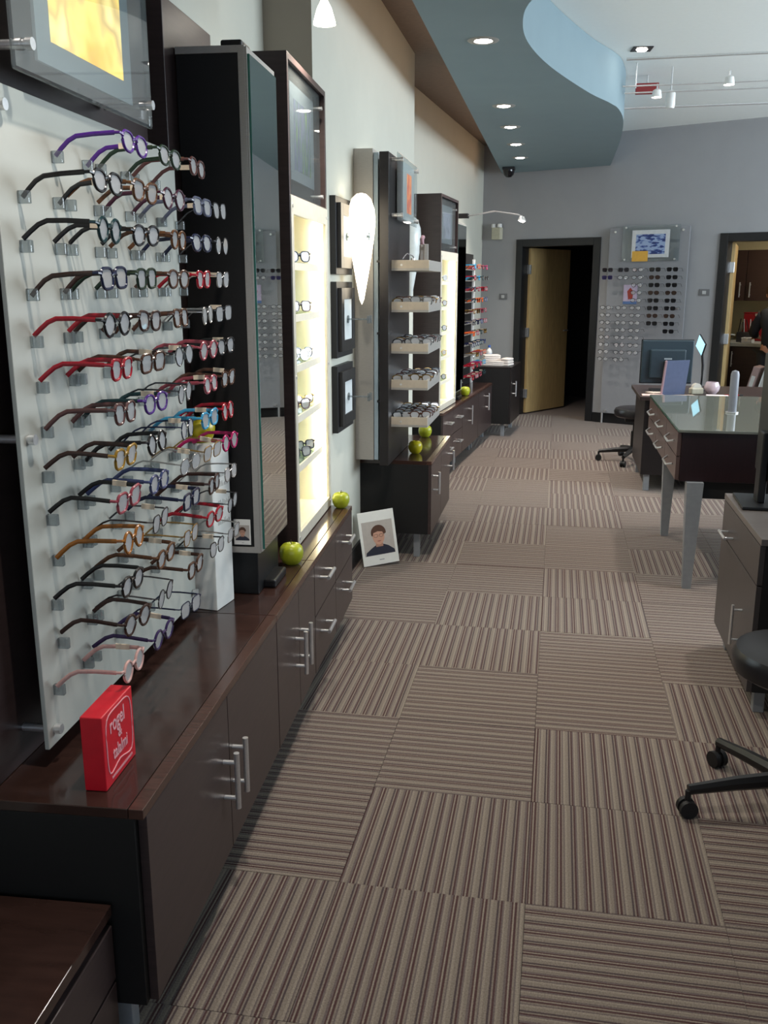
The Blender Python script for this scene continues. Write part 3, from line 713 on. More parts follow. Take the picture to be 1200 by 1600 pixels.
# ------------------------------------------------------------------ back wall: eyewear board, switches, emergency lamp, security camera
def onback(name, label, cat, s, t_, h): 
    o = thing(name, label, cat, PB(s, t_, h), RB - pi / 2); return o      # local +x faces the room, local y = along the wall to the left
bw, bh = .9, 2.06
t = onback('eyewear_board', 'tall grey frosted board of glasses on the back wall between doorways', 'display panel', 1.69 + bw / 2, 0, .12)
obj('board', box(BM(), .05, .062, -bw / 2, bw / 2, 0, bh, .002), mat('grey_frosted_board', (142, 143, 147), .5, var=.02), t)
for y in (-.38, .38):
    for z in (.03, 1.2, 2.02): standoff(t, .062, y, z, .06, .012)
for y in (-.43, .43): obj('foot', cyl(BM(), (.056, y, -.12), (.056, y, 0), .012, 10), steel, t, smooth=True)
t2 = onback('picture_plate', 'clear plate with blue water picture atop the back wall board', 'picture', 2.17, -.075, 1.84)
obj('plate', box(BM(), 0, .006, -.32, .32, -.02, .36), acryl, t2); obj('mat_board', box(BM(), .0065, .009, -.21, .21, .02, .31), mat('pale_mat', (206, 208, 210), .5), t2)
obj('art_print', box(BM(), .009, .0095, -.165, .165, .055, .265), picture('water_art', [(34, 52, 110), (70, 96, 160), (150, 170, 205)], 10, 'wave', stretch=(1, 1, 3)), t2)
obj('note', box(BM(), .0096, .0105, -.2, -.02, -.02, .09), mat('yellow_note', (224, 172, 72), .6), t2)
for y in (-.28, .28):
    for z in (.0, .34): standoff(t2, .006, y, z, .02, .01)
t = onback('product_card', 'small round headed card with red figure on the back wall board', 'card', 1.97, -.066, 1.36)
obj('card', box(BM(), 0, .003, -.08, .08, 0, .21, .001), mat('mauve_card', (190, 176, 200), .6), t)
obj('print_figure', slab(BM(), [(-.02, .05), (.03, .06), (.035, .14), (.0, .18), (-.035, .14)], .003, .0036), mat('print_red_brown', (160, 60, 50), .6), t)
obj('print_base', box(BM(), .003, .0036, -.08, .08, 0, .03), mat('print_blue', (90, 120, 170), .6), t)
def mini(m1, m2, shape='oval'):
    bm = BM(); L = loop(shape)
    for s in (-1, 1): tube(bm, [(0, s * (.034 + y), z) for y, z in L], .0026, 5, closed=True)
    tube(bm, [(0, -.012, .006), (0, 0, .01), (0, .012, .006)], .0026, 5)
    for s in (-1, 1): tube(bm, [(0, s * .06, .01), (-.012, s * .07, .012), (-.10, s * .07, .012), (-.138, s * .068, -.018)], .002, 5)
    nf = len(bm.faces)
    for s in (-1, 1):
        f = bm.faces.new([bm.verts.new((0, s * .034 + y * .97, z * .97)) for y, z in L]); f.material_index = 1
    me = bpy.data.meshes.new('board_glasses'); bm.to_mesh(me); bm.free(); me.materials.append(m1); me.materials.append(m2)
    return me
mini_dark = mini(fm('black', FR['black']), lensdark, 'rect'); mini_brown = mini(fm('dark brown', FR['dark brown']), mat('brown_lens', (60, 46, 40), .12))
mini_clear = mini(fm('gunmetal', FR['gunmetal'], .9), lensm); mini_purple = mini(fm('dark violet', FR['dark violet']), mat('violet_lens', (38, 34, 70), .12), 'rect')
CS = [1.745, 1.93, 2.09, 2.285, 2.475]
for c, s in enumerate(CS):
    for k in range(13):
        h = 1.73 - .0815 * k
        if c < 2 and 2 <= k <= 4: continue
        if c == 3 and k > 7 or c == 4 and k > 8: continue
        if c == 2 and k > 11: continue
        if c >= 3: me, nm = (mini_brown, 'brown sunglasses') if k in (3, 6) or (c == 3 and k == 1) else (mini_dark, 'black sunglasses')
        elif k == 0 and c < 2: me, nm = mini_dark, 'black sunglasses'
        elif k == 1 and c == 0: me, nm = mini_purple, 'purple sunglasses'
        else: me, nm = mini_clear, 'clear thin framed eyeglasses'
        o = obj('board_eyeglasses', me, None, loc=PB(s, -.203, h), rot=(0, 0, RB - pi / 2))
        tag(o, '%s, %s row of the back wall board, %s column' % (nm, ORD[k], ['leftmost', 'second', 'middle', 'fourth', 'rightmost'][c]), 'sunglasses' if 'sun' in nm else 'eyeglasses', 'glasses on the back wall board')
for s, h, lab in ((.33, 1.43, 'grey wall switch plate left of the dark doorway'), (2.77, 1.49, 'grey wall switch plate between the board and right doorway')):
    t = onback('wall_switch', lab, 'switch', s, 0, h)
    obj('plate', box(BM(), .001, .008, -.055, .055, -.035, .035, .002), mat('grey_switch', (110, 110, 112), .4), t); obj('rocker', box(BM(), .008, .013, -.02, .02, -.018, .018, .002), mat('pale_switch', (186, 186, 186), .4), t)
t = onback('emergency_lamp', 'small beige emergency lamp high on the wall left of dark doorway', 'lamp', .24, 0, 2.1)
obj('housing', box(BM(), .001, .07, -.06, .06, 0, .14, .008), mat('beige_plastic', (190, 186, 164), .5), t)
for y in (-.04, .04): obj('lamp_head', lathe(BM(), [(0, 0), (.03, .0), (.026, .04), (0, .05)], 14, (.05, y, .14)), white, t, smooth=True)
t = thing('security_camera', 'black dome security camera under the soffit near the back corner', 'camera', (-.62, 11.1, HS), 0)
obj('bracket', box(BM(), -.07, .07, -.07, .07, -.03, -.001, .006), black, t); obj('dome', lathe(BM(), [(0, -.11), (.03, -.105), (.055, -.08), (.065, -.045), (.066, -.03)], 20), mat('smoked_dome', (20, 20, 24), .08), t, smooth=True)

# ------------------------------------------------------------------ ceiling lamps
def spot(par, loc, power, col, size=100, rot=(0, 0, 0), rad=.03):
    l = bpy.data.lights.new('lamp_light', 'SPOT'); l.energy = power; l.color = col; l.spot_size = radians(size); l.spot_blend = .7; l.shadow_soft_size = rad
    o = bpy.data.objects.new('lamp_light', l); COL.objects.link(o); o.parent = par; o.location = loc; o.rotation_euler = rot
DLY = [1.6, 3.55, 5.47, 7.38, 8.33, 9.33, 10.29]
DN = ['overhead behind the view', 'just above the view', 'nearest of the visible row', 'second of the visible row', 'third of the visible row', 'fourth of the visible row', 'farthest of the row']
for y, nm in zip(DLY, DN):
    t = thing('downlight', 'round recessed downlight in the soffit, %s' % nm, 'downlight', (-.463, y, HS), 0, 'downlights in the soffit')
    obj('trim_ring', lathe(BM(), [(.048, -.002), (.052, -.006), (.08, -.005), (.086, -.0005)], 28), mat('trim_ring_paint', (150, 150, 146), .4), t, smooth=True)
    obj('lamp_lens', lathe(BM(), [(0, -.012), (.03, -.01), (.046, -.003), (.047, -.0006)], 20), bulbm, t, smooth=True)
    spot(t, (0, 0, -.03), 55, (1, .92, .84), 110)
t = thing('square_downlight', 'square black recessed spotlight in the white upper ceiling', 'downlight', (.5, 7.4, HC), .1)
bm = BM(); box(bm, -.07, .07, -.07, .07, -.006, -.001); obj('housing', bm, black, t); obj('lamp_lens', lathe(BM(), [(0, -.02), (.03, -.016), (.04, -.0065)], 16), bulbm, t, smooth=True)
spot(t, (0, 0, -.04), 22, (1, .93, .88), 70, (0, radians(-20), 0))
# cable track with three heads at right
t = thing('cable_track', 'steel cable light track crossing below the white ceiling at right', 'light track', (.5, 7.05, 3.02), 0)
for k, (y, z) in enumerate(((0, .04), (.7, 0), (.8, -.03), (1.5, -.02))):
    obj('cable' if k else 'rail', tube(BM(), [(-.12 + .02 * k, y, z), (3.6, y - .12, z)], .009 if k in (0, 3) else .006, 8), steel, t, smooth=True)
for k, (x, y) in enumerate(((.0, .78), (2.0, .75), (3.2, .1))):
    obj('hanger', cyl(BM(), (x, y, .0), (x, y, .178), .006, 8), steel, t, smooth=True)
for x, y, z, lab in ((.655, 7.78, 2.96, 'small track spotlight beside the curved fascia'), (1.12, 7.45, 2.97, 'bright track spotlight at right of the white ceiling'), (1.2, 4.7, 2.97, 'track spotlight over the glass desk just above the view')):
    t = thing('track_spotlight', lab, 'spotlight', (x, y, z), 0, 'track spotlights')
    obj('stem', cyl(BM(), (0, 0, .03), (0, 0, .075), .006, 8), steel, t, smooth=True)
    obj('head', lathe(BM(), [(.012, .04), (.03, .03), (.038, -.02), (.036, -.02), (.028, .02), (0, .028)], 18), white, t, smooth=True)
    obj('lamp_lens', lathe(BM(), [(0, -.022), (.025, -.018), (.034, -.012)], 16), bulbm, t, smooth=True)
    spot(t, (0, 0, -.05), 70 if x > 1 else 10, (1, .9, .84), 100, (0, radians(-12 if x > 1 else -38), 0))
t = thing('red_ceiling_sign', 'small dark red sign hanging under the white ceiling', 'sign', (.62, 8.3, 3.06), 0)
obj('sign_box', box(BM(), -.09, .09, -.02, .02, 0, .08, .004), mat('dull_red', (150, 50, 50), .5), t); obj('hanger', cyl(BM(), (0, 0, .08), (0, 0, .14), .006, 8), steel, t, smooth=True)
t = thing('speaker_box', 'small white fixture on the cable track near the fascia', 'fixture', (.78, 8.02, 2.9), 0)
obj('housing', lathe(BM(), [(0, 0), (.03, .0), (.036, .02), (.036, .11), (.02, .13), (0, .13)], 16), white, t, smooth=True)
obj('hanger', cyl(BM(), (0, 0, .13), (0, 0, .3), .006, 8), steel, t, smooth=True)
# near pendant head
pg = mat('pendant_glass', (255, 252, 244), .3, emit=6, ecol=(255, 248, 232))
t = thing('pendant_lamp', 'white glass cone pendant lamp at the top of the view', 'pendant lamp', (-.883, 3.6, 2.49), 0)
obj('glass_shade', lathe(BM(), [(.041, 0), (.039, .012), (.027, .052), (.013, .078), (.010, .08), (0, .08)], 20), pg, t, smooth=True)
spot(t, (0, 0, -.01), 30, (1, .92, .78), 150, (0, 0, 0))
obj('socket', cyl(BM(), (0, 0, .08), (0, 0, .12), .011, 12), black, t, smooth=True); obj('cord', cyl(BM(), (0, 0, .12), (0, 0, HC - 2.491), .003, 8), black, t, smooth=True)
# wall-arm display light over the far mirror
t = thing('arm_display_light', 'low voltage arm light with two bulbs above the far mirror', 'display light', F3.P(8.56, -.47, 2.16), F3.A)
obj('mount', box(BM(), 0, .42, -.03, .03, -.02, .02, .004), black, t)
for k, dy in enumerate((-.04, 0, .04)): obj('wire_arm', tube(BM(), [(.42, dy * .4, 0), (.65, dy, .035), (.87, dy * 1.4, .0)], .003, 6), steel, t, smooth=True)
for dy in (-.05, .06):
    q = obj('lamp_head', lathe(BM(), [(.012, .04), (.03, 0), (.026, 0), (0, .03)], 14, (.89, dy, -.05)), steel, t, smooth=True)
    obj('bulb', lathe(BM(), [(0, -.01), (.018, -.004), (.024, .004)], 12, (.89, dy, -.05)), bulbm, q, smooth=True)
spot(t, (.89, 0, -.08), 14, (1, .85, .78), 110)
# warm cove tubes hidden above the soffit edge, as the glow on the wall tops shows
for y0, y1, lab in ((4.4, 7.1, 'warm cove light tube above the soffit beside the middle wall'), (7.5, 11.4, 'warm cove light tube above the soffit beside the far wall')):
    t = thing('cove_light', lab, 'cove light', (-.765, (y0 + y1) / 2, 2.95), 0)
    obj('tube', cyl(BM(), (0, -(y1 - y0) / 2, 0), (0, (y1 - y0) / 2, 0), .012, 8), mat('cove_tube', (255, 205, 165), .5, emit=3.2, ecol=(255, 200, 156)), t, smooth=True)
    for y in (-(y1 - y0) / 2 + .1, (y1 - y0) / 2 - .1): obj('clip', box(BM(), .012, .0345, y - .015, y + .015, -.015, .015), white, t)

# ------------------------------------------------------------------ right side: cabinet, desk, reception unit, stools
gloss_grey = mat('taupe_laminate', (68, 63, 62), .35, var=.06, scale=12)
t = thing('taupe_cabinet', 'grey taupe cabinet with drawer and door at the right edge', 'cabinet', (.745, 3.38, 0), 0)
obj('body', box(BM(), .02, .9, .0, .76, .1, .665, .001), blackside, t)
obj('top', box(BM(), 0, .92, -.005, .765, .665, .69, .002), mat('taupe_top', (104, 97, 93), .35, var=.04), t)
def left_handle(par, y, z, L, vert):
    bm = BM()
    if vert:
        cyl(bm, (-.035, y, z - L / 2), (-.035, y, z + L / 2), .006)
        for s in (-1, 1): cyl(bm, (-.035, y, z + s * L * .38), (0, y, z + s * L * .38), .005)
    else:
        cyl(bm, (-.035, y - L / 2, z), (-.035, y + L / 2, z), .006)
        for s in (-1, 1): cyl(bm, (-.035, y + s * L * .4, z), (0, y + s * L * .4, z), .005)
    obj('handle', bm, steel, par, smooth=True)
f = obj('drawer', box(BM(), .0, .0195, .003, .757, .515, .662, .001), gloss_grey, t); left_handle(f, .56, .555, .14, False)
f = obj('door', box(BM(), .0, .0195, .003, .757, .1, .51, .001), gloss_grey, t); left_handle(f, .2, .29, .16, True)
for x in (.06, .84):
    for y in (.07, .69): obj('leg', box(BM(), x - .02, x + .02, y - .02, y + .02, 0, .1, .002), legmetal, t)
# black monitor on it
t = thing('monitor', 'black monitor seen from its edge on the taupe cabinet at right', 'monitor', (.893, 3.96, .691), radians(88))
obj('screen_body', box(BM(), -.26, .26, -.02, .03, .10, .60, .008), blackplastic, t); obj('screen', box(BM(), -.245, .245, -.0225, -.0205, .12, .585), mat('dark_green_screen', (12, 46, 34), .12), t)
obj('stand', box(BM(), -.05, .05, .03, .06, .01, .3, .006), blackplastic, t); obj('base', box(BM(), -.14, .14, -.09, .13, 0, .012, .004), blackplastic, t)
t = thing('pen_tray', 'dark flat pen tray lying on the taupe cabinet', 'tray', (.87, 3.66, .691), radians(8))
obj('tray', box(BM(), -.02, .16, -.035, .035, 0, .012, .004), black, t); obj('pen', cyl(BM(), (0, 0, .017), (.13, .005, .017), .005, 8), mat('rose_pen', (150, 96, 100), .4), t, smooth=True)

t = thing('dispensing_desk', 'dark wood dispensing desk with glass top and tapered metal legs', 'desk', (.63, 4.9, 0), 0)
obj('carcass', box(BM(), .02, 1.5, .02, 1.58, .58, .835, .002), mat('dark_wine_wood', (38, 22, 24), .3, var=.15, scale=9, stretch=(8, 1, 1)), t)
obj('modesty_panel', box(BM(), .09, 1.4, .05, .08, .485, .58, .001), blackside, t)
obj('glass_top', box(BM(), 0, 1.52, 0, 1.6, .836, .85, .002), mat('back_painted_glass', (112, 116, 108), .03, var=.03, spec=.9), t)
obj('glass_edge', box(BM(), -.0012, -.0004, .004, 1.596, .838, .848), glassedge, t)
for k in range(3):
    for r, (z0, z1) in enumerate(((.71, .83), (.585, .705))):
        f = obj('drawer', box(BM(), .0, .0195, .03 + .52 * k, .54 + .52 * k, z0, z1, .001), mat('drawer_taupe', (96, 76, 72), .3, var=.08), t)
        q = BM(); tube(q, [(0, .16 + .52 * k, (z0 + z1) / 2), (-.028, .2 + .52 * k, (z0 + z1) / 2 - .012), (-.028, .36 + .52 * k, (z0 + z1) / 2 - .012), (0, .4 + .52 * k, (z0 + z1) / 2)], .006, 8)
        obj('handle', q, steel, f, smooth=True)
def taper_leg(par, x, y, H, a, b):
    bm = BM(); r = bmesh.ops.create_cube(bm, size=1)
    for v in r['verts']:
        w = a if v.co.z > 0 else b
        v.co = Vector((x + v.co.x * 2 * w, y + v.co.y * 2 * w, H if v.co.z > 0 else 0))
    obj('leg', bm, legmetal, par)
for x, y in ((.1, .03), (.1, 1.12), (1.4, .05), (1.4, 1.5)): taper_leg(t, x, y, .579, .042, .022)
t = thing('grey_column', 'slim grey column device standing on the glass desk top', 'device', (1.01, 5.63, .851), 0)
bm = BM(); lathe(bm, [(0, 0), (.024, 0), (.024, .22), (.018, .238), (0, .245)], 20); obj('column', bm, mat('pale_grey_plastic', (124, 128, 136), .35), t, smooth=True); obj('base', lathe(BM(), [(0, 0), (.036, 0), (.036, .006), (.0245, .007)], 20), steel, t, smooth=True)

t = thing('reception_unit', 'black reception counter carrying computer monitor behind the glass desk', 'counter', (.66, 7.35, 0), 0)
obj('body', box(BM(), .02, 1.6, .01, .85, .13, .71, .002), woodblack, t); obj('top', box(BM(), -.02, 1.65, -.02, .88, .71, .74, .003), mat('brown_counter_top', (58, 46, 44), .3), t)
for x in (.07, 1.5):
    for y in (.05, .78): obj('leg', box(BM(), x - .022, x + .022, y - .022, y + .022, 0, .13, .002), legmetal, t)
f = obj('drawer', box(BM(), .06, .7, -.005, .0095, .5, .70, .001), woodblack, t)
t = thing('computer_monitor', 'black computer monitor seen from behind on the reception counter', 'monitor', (.87, 7.78, .741), radians(4))
obj('screen_body', box(BM(), -.2, .2, 0, .03, .06, .40, .008), mat('monitor_shell', (44, 58, 66), .3), t); obj('back_bulge', box(BM(), -.14, .14, -.03, -.001, .1, .33, .012), mat('monitor_shell', (44, 58, 66), .3), t)
obj('badge', box(BM(), -.03, .03, -.0312, -.0302, .25, .262), mat('badge_grey', (150, 160, 165), .3), t); obj('bezel', box(BM(), -.205, .205, .0305, .036, .055, .405, .004), blackplastic, t)
obj('neck', box(BM(), -.03, .03, -.055, -.031, .01, .24, .005), blackplastic, t); obj('base', box(BM(), -.12, .12, -.13, .08, 0, .012, .005), blackplastic, t)
t = thing('tablet_screen', 'tilted tablet with bright pale blue screen beside the computer monitor', 'tablet', (1.13, 7.85, .741), radians(-64))
obj('arm', tube(BM(), [(0, .03, 0), (0, .03, .2), (0, .012, .33)], .01, 8), blackplastic, t, smooth=True); obj('foot', box(BM(), -.06, .06, -.04, .09, 0, .012, .004), blackplastic, t)
M = Matrix.Translation((0, 0, .36)) @ Matrix.Rotation(radians(-66), 4, 'Y') @ Matrix.Rotation(radians(-15), 4, 'X')
obj('tablet_body', box(BM(), -.055, .055, -.006, .006, -.09, .09, .004, M), blackplastic, t); obj('screen', box(BM(), -.049, .049, -.0072, -.0064, -.083, .083, 0, M), mat('lit_screen', (170, 220, 236), .2, emit=.9, ecol=(150, 215, 240)), t)
t = thing('standing_folder', 'blue grey folder standing open before the computer monitor', 'folder', (.9, 7.5, .741), radians(-62))
bm = BM(); box(bm, -.002, .002, -.1, .1, 0, .27); obj('cover', bm, mat('blue_folder', (78, 88, 116), .5), t, rot=(0, .15, 0))
obj('spine', box(BM(), -.006, .006, -.116, -.1005, 0, .27, .002), mat('mauve_folder', (150, 120, 126), .5), t, rot=(0, .15, 0))
obj('inner_cover', box(BM(), -.002, .002, -.1, .1, 0, .27), mat('mauve_folder', (150, 120, 126), .5), t, loc=(-.006, 0, 0), rot=(0, .17, 0))
pc = [(.74, 7.42, .0, 'loose pink white papers at near left corner of the reception counter', (214, 186, 178)), (.98, 7.40, .3, 'buff card lying before the folder on the reception counter', (190, 168, 150)),
      (1.22, 7.45, -.1, 'white paper sheet at right on the reception counter', (230, 214, 210)), (.8, 7.62, .5, 'cream paper under the monitor on the reception counter', (206, 190, 176))]
for x, y, r, lab, c in pc:
    o = obj('paper_sheet', box(BM(), -.08, .08, -.055, .055, 0, .006), mat('paper_%d' % c[0], c, .7), loc=(x, y, .7415), rot=(0, 0, r)); tag(o, lab, 'paper', 'papers on the reception counter')
t = thing('glass_dish', 'pinkish glass globe dish on the reception counter', 'dish', (1.2, 7.6, .741), 0)
obj('bowl', lathe(BM(), [(0, 0), (.03, 0), (.055, .03), (.06, .06), (.045, .095), (.042, .095), (.056, .06), (.05, .03), (0, .006)], 24), mat('pink_glass', (190, 172, 178), .1, spec=.8), t, smooth=True)
t = thing('tape_dispenser', 'pale plastic desk gadget between folder and glass dish', 'gadget', (1.08, 7.58, .741), .3)
obj('body', box(BM(), -.05, .05, -.03, .03, 0, .05, .01), mat('pale_khaki', (176, 170, 150), .4), t); obj('wheel', cyl(BM(), (0, -.02, .05), (0, .02, .05), .035, 18), mat('pale_tape', (200, 196, 184), .3), t, smooth=True)
t = thing('red_pen', 'red pen lying at right on the reception counter', 'pen', (1.34, 7.5, .7465), .2)
obj('barrel', cyl(BM(), (-.06, 0, 0), (.05, 0, 0), .005, 8), mat('red_pen', (150, 20, 34), .4), t, smooth=True); obj('cap', cyl(BM(), (.05, 0, 0), (.08, 0, 0), .0056, 8), black, t, smooth=True)

# unseen second desk, added to shade the floor; the near stool belongs to it
t = thing('shade_desk', 'unseen dark wood desk beside the nearest stool, added to shade the floor', 'desk', (.88, 1.2, 0), 0)
obj('top', box(BM(), 0, .8, 0, 2.05, .72, .75, .002), woodtop, t); obj('apron', box(BM(), .03, .77, .03, 2.02, .58, .719, .002), wood, t)
obj('back_panel', box(BM(), .74, .77, .03, 2.02, .08, .579, .001), wood, t)
for x in (.06, .7):
    for y in (.06, 1.99): obj('leg', box(BM(), x - .025, x + .025, y - .025, y + .025, 0, .579, .002), legmetal, t)
t = thing('shade_screen', 'unseen dark wood screen behind the near desk, added to shade the floor', 'screen', (1.72, 1.1, 0), 0)  # added out of view to cast shade on the right of the floor
obj('panel', box(BM(), 0, .04, 0, 2.2, .05, 1.35, .002), wood, t)
for y in (.1, 2.06): obj('foot', box(BM(), -.02, .2, y, y + .05, 0, .049, .002), legmetal, t)

def stool(loc, rz, h, label, r=.2):
    t = thing('swivel_stool', label, 'stool', loc, rz, 'black swivel stools')
    obj('seat', lathe(BM(), [(0, h), (r * .8, h - .002), (r * .94, h - .012), (r, h - .035), (r * .97, h - .075), (r * .85, h - .09), (0, h - .092)], 32), mat('black_vinyl', (26, 24, 26), .38), t, smooth=True)
    obj('seat_plate', box(BM(), -.09, .09, -.09, .09, h - .125, h - .093, .004), black, t)
    obj('gas_lift', lathe(BM(), [(.0, .1), (.028, .1), (.028, .28), (.016, .285), (.016, h - .126), (0, h - .126)], 16), black, t, smooth=True)
    for k in range(5):
        a = 2 * pi * k / 5; c, s = cos(a), sin(a)
        b = obj('base_arm', tube(BM(), [(.02 * c, .02 * s, .115), (.16 * c, .16 * s, .105), (.305 * c, .305 * s, .088)], [.026, .022, .016], 8), blackplastic, t, smooth=True)
        bm = BM(); cyl(bm, (.305 * c - .022 * s, .305 * s + .022 * c, .028), (.305 * c - .006 * s, .305 * s + .006 * c, .028), .0275, 16); cyl(bm, (.305 * c + .006 * s, .305 * s - .006 * c, .028), (.305 * c + .022 * s, .305 * s - .022 * c, .028), .0275, 16)
        cyl(bm, (.305 * c, .305 * s, .03), (.305 * c, .305 * s, .085), .009, 8); cyl(bm, (.305 * c - .02 * s, .305 * s + .02 * c, .03), (.305 * c + .02 * s, .305 * s - .02 * c, .03), .02, 12)
        obj('caster', bm, rubber, b, smooth=True)
    return t
stool((.745, 2.72, 0), atan2(2.65 - 2.72, .447 - .745), .54, 'black swivel stool with casters at the right edge, nearest', .195)
stool((.72, 8.62, 0), radians(178), .5, 'black swivel stool with casters beside the reception counter', .19)

# ------------------------------------------------------------------ lit workroom behind door 2
def onb(name, label, cat, s, t_, h, group=None): return thing(name, label, cat, PB(s, t_, h), RB, group)
t = onb('wall_cupboard', 'dark brown wall cupboard in the lit workroom with steel handles', 'cabinet', 2.12, 1.75, 1.38)
for k in range(5):
    obj('body', box(BM(), .6 * k, .6 * k + .598, .02, .548, 0, .6, .001), mat('brown_cupboard', (60, 42, 38), .4, var=.12, scale=8, stretch=(1, 1, 8)), t)
    f = obj('door', box(BM(), .6 * k + .003, .6 * k + .595, .0, .0195, .003, .597, .001), mat('brown_cupboard', (60, 42, 38), .4), t)
    q = BM(); x = .6 * k + (.54 if k % 2 == 0 else .06); cyl(q, (x, -.035, .04), (x, -.035, .22), .008); cyl(q, (x, -.035, .07), (x, 0, .07), .006); cyl(q, (x, -.035, .19), (x, 0, .19), .006)
    obj('handle', q, steel, f, smooth=True)
t = onb('work_counter', 'workroom counter with grey top and brown doors', 'counter', 2.12, 1.2, 0)
obj('top', box(BM(), 0, 3.0, 0, 1.09, .86, .9, .003), mat('grey_laminate', (176, 180, 178), .35), t)
for k in range(5):
    obj('body', box(BM(), .6 * k, .6 * k + .598, .05, 1.08, .1, .859, .001), mat('brown_cupboard', (60, 42, 38), .4), t)
    f = obj('door', box(BM(), .6 * k + .003, .6 * k + .595, .03, .0495, .1, .85, .001), mat('brown_cupboard', (60, 42, 38), .4), t)
    q = BM(); x = .6 * k + (.54 if k % 2 == 0 else .06); cyl(q, (x, -.005, .62), (x, -.005, .8), .008); cyl(q, (x, -.005, .65), (x, .03, .65), .006); cyl(q, (x, -.005, .77), (x, .03, .77), .006)
    obj('handle', q, steel, f, smooth=True)
for k, (c, lab) in enumerate((((214, 220, 220), 'white binder leaning on the low shelf in the workroom'), ((150, 126, 122), 'mauve binder leaning on the low shelf in the workroom'))):
    t = onb('ring_binder', lab, 'binder', 3.36 - .12 * k, .4, .412); t.rotation_euler = (0, radians(14), RB)
    obj('cover', box(BM(), -.035, .035, -.12, .12, 0, .3, .004), mat('binder_%d' % c[0], c, .4), t); obj('spine_label', box(BM(), -.02, .02, -.1215, -.1205, .08, .2), mat('binder_label', (190, 190, 186), .6), t)
t = onb('low_shelf', 'low black shelf inside the workroom doorway', 'shelf', 3.06, .27, 0)
obj('top', box(BM(), 0, .5, 0, .26, .38, .41, .002), black, t)
for x in (0, .47): obj('side', box(BM(), x, x + .03, 0, .26, 0, .379, .002), black, t)
obj('shelf_board', box(BM(), .031, .469, .01, .25, .18, .2, .001), tan, t)
rr = random.Random(5)
it = [('tool_caddy', 'cluttered dark tool caddy on the workroom counter', (40, 40, 44), .18, .12), ('red_case', 'dark red case behind the tools on the workroom counter', (140, 20, 28), .3, .33), ('white_tray', 'small white tray on the workroom counter', (214, 218, 224), .12, .05), ('beige_jar', 'pale jar beside the person on the workroom counter', (186, 184, 160), .07, .14)]
for k, (nm, lab, c, w, h) in enumerate(it):
    s = [2.86, 2.9, 2.93, 3.12][k]; y = [1.42, 1.75, 1.28, 1.3][k]
    t = onb(nm, lab, nm.split('_')[1], s, y, .901)
    if nm == 'beige_jar':
        obj('jar', lathe(BM(), [(0, 0), (w * .6, 0), (w * .6, h * .8), (w * .45, h * .9), (0, h * .9)], 18), mat('c_' + nm, c, .4), t, smooth=True); obj('lid', cyl(BM(), (0, 0, h * .905), (0, 0, h), w * .5), white, t, smooth=True)
    else:
        obj('body', box(BM(), -w / 2, w / 2, -.07, .07, 0, h, .008), mat('c_' + nm, c, .4), t)
        if nm == 'tool_caddy':
            for q in range(9): obj('tool', cyl(BM(), (-w / 2 + .02 * q, rr.uniform(-.04, .04), h), (-w / 2 + .02 * q + rr.uniform(-.03, .03), rr.uniform(-.05, .05), h + rr.uniform(.06, .16)), .006, 6), mat('tool_%d' % (q % 3), [(30, 30, 34), (170, 176, 180), (120, 40, 36)][q % 3], .4), t, smooth=True)
        else:
            obj('lid', box(BM(), -w / 2 - .004, w / 2 + .004, -.074, .074, h + .0005, h + .012, .004), mat('c_' + nm, c, .4), t); obj('clasp', box(BM(), -.015, .015, -.08, -.0745, h - .03, h, .002), steel, t)
# workroom lamp
t = onb('ceiling_panel_lamp', 'white ceiling panel lamp in the lit workroom', 'ceiling lamp', 3.7, 1.0, 2.499)
obj('frame', box(BM(), -.31, .31, -.31, .31, -.03, -.001, .004), white, t); obj('diffuser', box(BM(), -.29, .29, -.29, .29, -.034, -.0305), mat('panel_diffuser', (255, 250, 236), .5, emit=13, ecol=(255, 244, 220)), t)
# person reaching over the workroom counter, cut by the right edge of the view
def skinned(name, verts, edges, m, parent=None, sub=2, root=0):
    me = bpy.data.meshes.new(name); me.from_pydata([v[0] for v in verts], edges, [])
    o = bpy.data.objects.new(name, me); COL.objects.link(o); me.materials.append(m)
    if parent is not None: o.parent = parent
    md = o.modifiers.new('skin', 'SKIN'); md.use_smooth_shade = True
    for i, v in enumerate(verts):
        sv = me.skin_vertices[0].data[i]; r = v[1]; sv.radius = r if isinstance(r, tuple) else (r, r); sv.use_root = (i == root)
    sd = o.modifiers.new('sub', 'SUBSURF'); sd.levels = sub; sd.render_levels = sub
    return o
skinm = mat('skin', (196, 136, 108), .5, var=.04)
per = onb('person', 'person in a dark jacket bending over the workroom counter at right edge', 'person', 3.35, .76, 0); per.rotation_euler = (0, 0, RB - radians(50)); per.scale = (.93, .93, .93)
V = [((0, 0, .95), .10), ((-.02, .02, 1.12), .09), ((-.10, .04, 1.30), .10), ((-.17, .06, 1.40), .07), ((-.22, .07, 1.46), .05), ((-.27, .08, 1.55), .085), ((-.28, .08, 1.63), .075),
     ((-.10, -.12, 1.33), .06), ((-.2, -.17, 1.12), .045), ((-.42, -.02, 1.07), .035), ((-.5, .03, 1.05), (.018, .036)),
     ((-.10, .2, 1.33), .06), ((-.2, .27, 1.12), .045), ((-.42, .30, 1.08), .035), ((-.5, .28, 1.06), (.018, .036)),
     ((.0, -.09, .86), .095), ((.01, -.1, .48), .065), ((.03, -.1, .08), .045), ((-.11, -.11, .03), .035), ((.0, .09, .86), .095), ((.01, .1, .48), .065), ((.03, .1, .08), .045), ((-.11, .11, .03), .035)]
